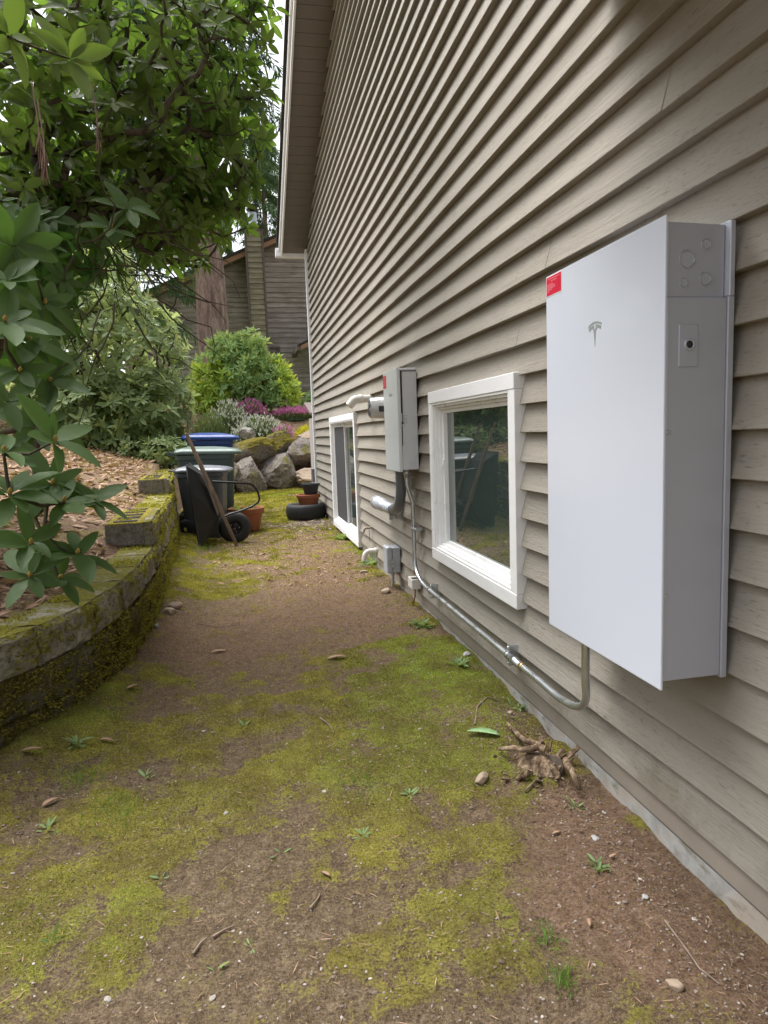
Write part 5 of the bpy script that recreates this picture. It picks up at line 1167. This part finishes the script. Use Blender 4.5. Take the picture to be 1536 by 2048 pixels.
for a in (('pale weed rosette at the far left of the lower path', 95, 1655, .05, 8), ('weed rosette on moss left of the path centre', 290, 1550, .045, 8), ('weed rosette on bare soil in the lower path centre', 565, 1702, .032, 8), ('small weed left of the bare lower patch', 322, 1750, .03, 8), ('lanky weed with spreading stems near the bottom left', 430, 1930, .035, 8), ('weed with upright blades at the bottom left edge', 105, 1880, .04, 8), ('weed rosette on the mossy path middle right', 820, 1585, .035, 8), ('tiny weed right of the path centre', 725, 1670, .03, 8),
          ('pale weed on brown soil before the wall bend', 490, 1450, .05, 8), ('bright weed clump in the soil beside the foundation', 1185, 1722, .035, 24), ('broad weed clump at the wall foot under the window', 915, 1325, .06, 32), ('weed tuft under the siding near the outlet box', 845, 1245, .07, 32), ('weed rosette at the foot of the mossy blocks', 180, 1400, .06, 16), ('weed beside the vivid moss near the wall', 1030, 1400, .05, 24), ('weeds under the far window', 690, 1075, .12, 40), ('weed tuft near the drain elbow', 740, 1125, .10, 32), ('weed beside the bottom centre straw', 500, 1890, .02, 8), ('weed between stump and foundation', 1150, 1600, .03, 16), ('weed on moss near the left wall base', 150, 1500, .05, 16)):
    weed(*a)
def tuft(label, u, v, h, n, r, seed):
    p = px(u, v, 2, .03); z = float(path(p[0], p[1])); t = thing('grass_tuft', label, 'grass tuft', (p[0], p[1], z), 'grass tufts in the path'); rng = np.random.default_rng(seed)
    O = np.stack([p[0]+rng.normal(0, r, n), p[1]+rng.normal(0, r, n), np.full(n, z)], 1); D = unit(np.stack([rng.normal(0, .6, n), rng.normal(0, .6, n), np.ones(n)], 1)); L_ = h*rng.uniform(.5, 1.2, n)
    V, F, T = leaves(O, D, rng.normal(0, 1, (n, 3)), L_, np.full(n, .0022), rng.uniform(.1, .6, n), np.zeros(n), np.stack([rng.random(n), (rng.random(n) < .25)*.7, np.zeros(n)], 1), 4); npmesh('grass', V, F, M['leaf_grass'], t, T)
tuft('fine grass tuft at the lower right of the path', 1125, 1950, .035, 90, .02, 1); tuft('grass tuft on the path right of centre', 1090, 1870, .03, 70, .02, 2); tuft('grass tuft below the left wall base', 160, 1560, .05, 110, .05, 3); tuft('grass tuft left of the path centre', 230, 1625, .045, 120, .05, 4); tuft('grass beside the grey bin at the wall end', 400, 1105, .09, 160, .12, 5); tuft('dark grass tuft in the middle of the moss', 720, 1560, .03, 90, .05, 6)

M['chip'] = leafmat('wood_chip', (.07, .045, .03), (.24, .17, .12), .05, .8)
# stuff: moss fuzz, gravel, leaf litter
rng = np.random.default_rng(77)
def scatter(n, y0, y1, x0f, x1f, powr=1.6):
    y = y0+(y1-y0)*rng.random(n)**powr; x = x0f(y)+(x1f(y)-x0f(y))*rng.random(n); return x, y
n = 650000; x, y = scatter(n, -.55, 14.0, lambda y: np.where(y < 9.4, wallx(np.minimum(y, 9.6)), -1.6), lambda y: np.where(y < 9.4, -.02, .8), 2.4)
mo, vi, rd = mossmap(x, y); f = mo+.5*(fbm(x*9, y*9, 3, 5)-.5)+.45*(fbm(x*38, y*38, 2, 15)-.5); kp = ((f > .54+.16*(fbm(x*6, y*6, 4, 305)-.35)) & (rng.random(n) < .2+.7*mo)) | (rng.random(n) < .07); x, y, mo, vi = x[kp], y[kp], mo[kp], vi[kp]; k = len(x)
dist = np.hypot(x-CP[0], y-CP[1]); Lm = (.0024+.0019*dist)*rng.uniform(.5, 1.4, k)
O = np.stack([x, y, path(x, y)-.001], 1); D = unit(np.stack([rng.normal(0, .75, k), rng.normal(0, .75, k), np.ones(k)], 1)); s_ = unit(np.cross(D, rng.normal(0, 1, (k, 3))))*(Lm*.24)[:, None]
V = np.stack([O-s_, O+s_, O+D*Lm[:, None]], 1).reshape(-1, 3); F = np.arange(3*k).reshape(-1, 3)
pt = sstep(.38, .62, fbm(x*5, y*5, 4, 205)); T = np.repeat(np.stack([np.clip(rng.random(k)*.55+.65*pt-.15, 0, 1), np.zeros(k), np.zeros(k)], 1), 3, 0)
M['moss_fuzz_v'] = leafmat('moss_fuzz_vivid', (.06, .08, .014), (.38, .47, .07), .25, .8, spec=.15)
for sel, nm, mt in ((vi < .42, 'moss', M['moss_blade']), (vi >= .42, 'vivid_moss', M['moss_fuzz_v'])):
    ii = np.where(sel)[0]; o = npmesh(nm, V.reshape(-1, 3, 3)[ii].reshape(-1, 3), np.arange(3*len(ii)).reshape(-1, 3), mt, None, T.reshape(-1, 3, 3)[ii].reshape(-1, 3), smooth=False); o['kind'] = 'stuff'; o['label'] = 'short fuzzy olive moss over the path' if nm == 'moss' else 'bright green moss patches along wall and foundation'; o['category'] = 'moss'
n = 60000; y = -.6+8.2*rng.random(n)**1.7; tp = walltop(y); z = .02+(tp-.01)*rng.random(n); top = rng.random(n) < .3; z = np.where(top, tp+.001, z); ci = np.clip(np.floor((z-.005)/.165), 0, 4)
x = wallx(y)-.007*(ci+1)+.004; x = np.where(top, wallx(y)-.007*ci-.02-.2*rng.random(n), x)
f = fbm(y*5, z*9+x*4, 4, 61)+.28*(z < .335)+.25*np.exp(-((z-.005) % .165-.15)**2/.0009)*(~top)-.02; kp = f > .60; x, y, z, top = x[kp], y[kp], z[kp], top[kp]; k = len(x)
dist = np.hypot(x-CP[0], y-CP[1]); Lm = (.005+.0020*dist)*rng.uniform(.5, 1.5, k); O = np.stack([x, y, z], 1); D = unit(np.stack([np.where(top, 0, .9)+rng.normal(0, .5, k), rng.normal(0, .6, k), np.where(top, 1, .25)+rng.normal(0, .5, k)], 1)); s_ = unit(np.cross(D, rng.normal(0, 1, (k, 3))))*(Lm*.3)[:, None]
V = np.stack([O-s_, O+s_, O+D*Lm[:, None]], 1).reshape(-1, 3); T = np.repeat(np.stack([rng.random(k)*.75, np.zeros(k), np.zeros(k)], 1), 3, 0)
o = npmesh('wall_moss', V, np.arange(3*k).reshape(-1, 3), M['moss_blade'], None, T, smooth=False); o['kind'] = 'stuff'; o['label'] = 'shaggy olive moss hanging on the block wall'; o['category'] = 'moss'
def ico():
    bm = bmesh.new(); bmesh.ops.create_icosphere(bm, subdivisions=1, radius=1); v = np.array([p.co[:] for p in bm.verts]); f = np.array([[q_.index for q_ in t.verts] for t in bm.faces]); bm.free(); return v, f
IV, IF = ico()
def pebbles(name, label, x, y, zf, size, mat, flat=.5):
    k = len(x); s_ = size*rng.uniform(.5, 1.5, k); sc = np.stack([s_*rng.uniform(.7, 1.3, k), s_*rng.uniform(.7, 1.3, k), s_*flat], 1)
    a = rng.uniform(0, 6.28, k); V = IV[None]*sc[:, None]*(1+.18*rng.normal(0, 1, (k, len(IV), 1))); c, s2 = np.cos(a)[:, None], np.sin(a)[:, None]
    V = np.stack([V[..., 0]*c-V[..., 1]*s2, V[..., 0]*s2+V[..., 1]*c, V[..., 2]], -1)+np.stack([x, y, zf(x, y)+s_*flat*.2], 1)[:, None]
    F = (IF[None]+(np.arange(k)*len(IV))[:, None, None]).reshape(-1, 3); o = npmesh(name, V, F, mat, None, np.repeat(rng.random(k), len(IV)), smooth=False); o['kind'] = 'stuff'; o['label'] = label; o['category'] = 'gravel'; return o
m = MT('pebble_mix', .85); at = m.attr(); m.color(m.ramp(at.outputs['Fac'], [(0., (.10, .07, .05)), (.5, (.20, .15, .12)), (.85, (.27, .23, .19)), (1., (.42, .38, .34))])); M['pebble'] = m.m
x, y = scatter(700, -.5, 4.5, lambda y: wallx(y)+.15, lambda y: np.full_like(y, -.05), 1.5); cl = fbm(x*2.6, y*2.6, 3, 91) > .53
pebbles('gravel', 'small pale pebbles embedded in the mossy path', x[cl], y[cl], path, .0056, M['pebble'])
x = np.concatenate([rng.normal(-.16, .10, 900), rng.uniform(-2.0, -.05, 9000)]); y = np.concatenate([rng.uniform(-.5, 1.3, 900), -.5+4.5*rng.random(9000)**1.6]); ok = (x < -.03)
pebbles('soil_crumbs', 'brown crumbs of soil and chips along the foundation', x[ok], y[ok], path, .0027, M['pebble'], .7)
x = rng.normal(-.25, .22, 700); y = rng.normal(7.75, .28, 700); ok = x < -.03
pebbles('pea_gravel', 'pale pea gravel in front of the tyre', x[ok], y[ok], path, .016, M['pebble'])
# loose litter: needles and leaf bits on the path, leaves on the bed
def litter(name, label, x, y, zf, L0, ratio, mat, lift=.15, curl=.3, yl=0):
    k = len(x); a = rng.uniform(0, 6.28, k); O = np.stack([x, y, zf(x, y)+.004], 1); D = np.stack([np.cos(a), np.sin(a), rng.normal(lift, .15, k)], 1); L_ = L0*rng.uniform(.5, 1.4, k)
    V, F, T = leaves(O, D, np.tile((0, 0, 1.), (k, 1))+rng.normal(0, .35, (k, 3)), L_, L_*ratio, rng.uniform(-.2, curl, k), rng.uniform(0, .6, k), np.stack([rng.random(k), np.zeros(k), np.zeros(k)], 1), 4); o = npmesh(name, V, F, mat, None, T); o['kind'] = 'stuff'; o['label'] = label; o['category'] = 'litter'
x, y = scatter(1500, -.5, 5, lambda y: wallx(y)+.1, lambda y: np.full_like(y, -.05), 1.6); litter('needle_litter', 'fine dry straw and needles strewn over the path', x, y, path, .024, .09, M['dead_leaf'], .02, .1)
x, y = scatter(900, 4, 9, lambda y: wallx(y)+.3, lambda y: np.full_like(y, -.1), 1.0); m_ = mossmap(x, y)[0] < .55; litter('bark_litter', 'dark bark chips on the far soil', x[m_], y[m_], path, .045, .4, M['dead_leaf'], .05, .2)
yy = rng.uniform(-1, 12, 9000); xx = wallx(np.clip(yy, -4, 9.6))-.30-np.abs(rng.normal(0, 1.5, 9000)); litter('leaf_litter', 'dry brown leaves covering the planting bed', xx, yy, hill, .085, .34, M['dead_leaf'], .12, .3)
x = rng.uniform(-3, 1, 2500); y = rng.uniform(14.8, 18, 2500); litter('bark_mulch', 'red brown bark mulch between heathers', x, y, hill, .07, .35, M['dead_leaf'], .1, .2)

x = np.concatenate([rng.normal(sp[0]+.02, .12, 200), rng.normal(-.16, .09, 240)]); y = np.concatenate([rng.normal(sp[1]-.05, .15, 200), rng.uniform(-.4, 1.6, 240)]); ok = x < -.04
litter('wood_debris', 'crumbled wood chips and bark bits round the stump and foundation', x[ok], y[ok], path, .013, .38, M['chip'], .12, .25)
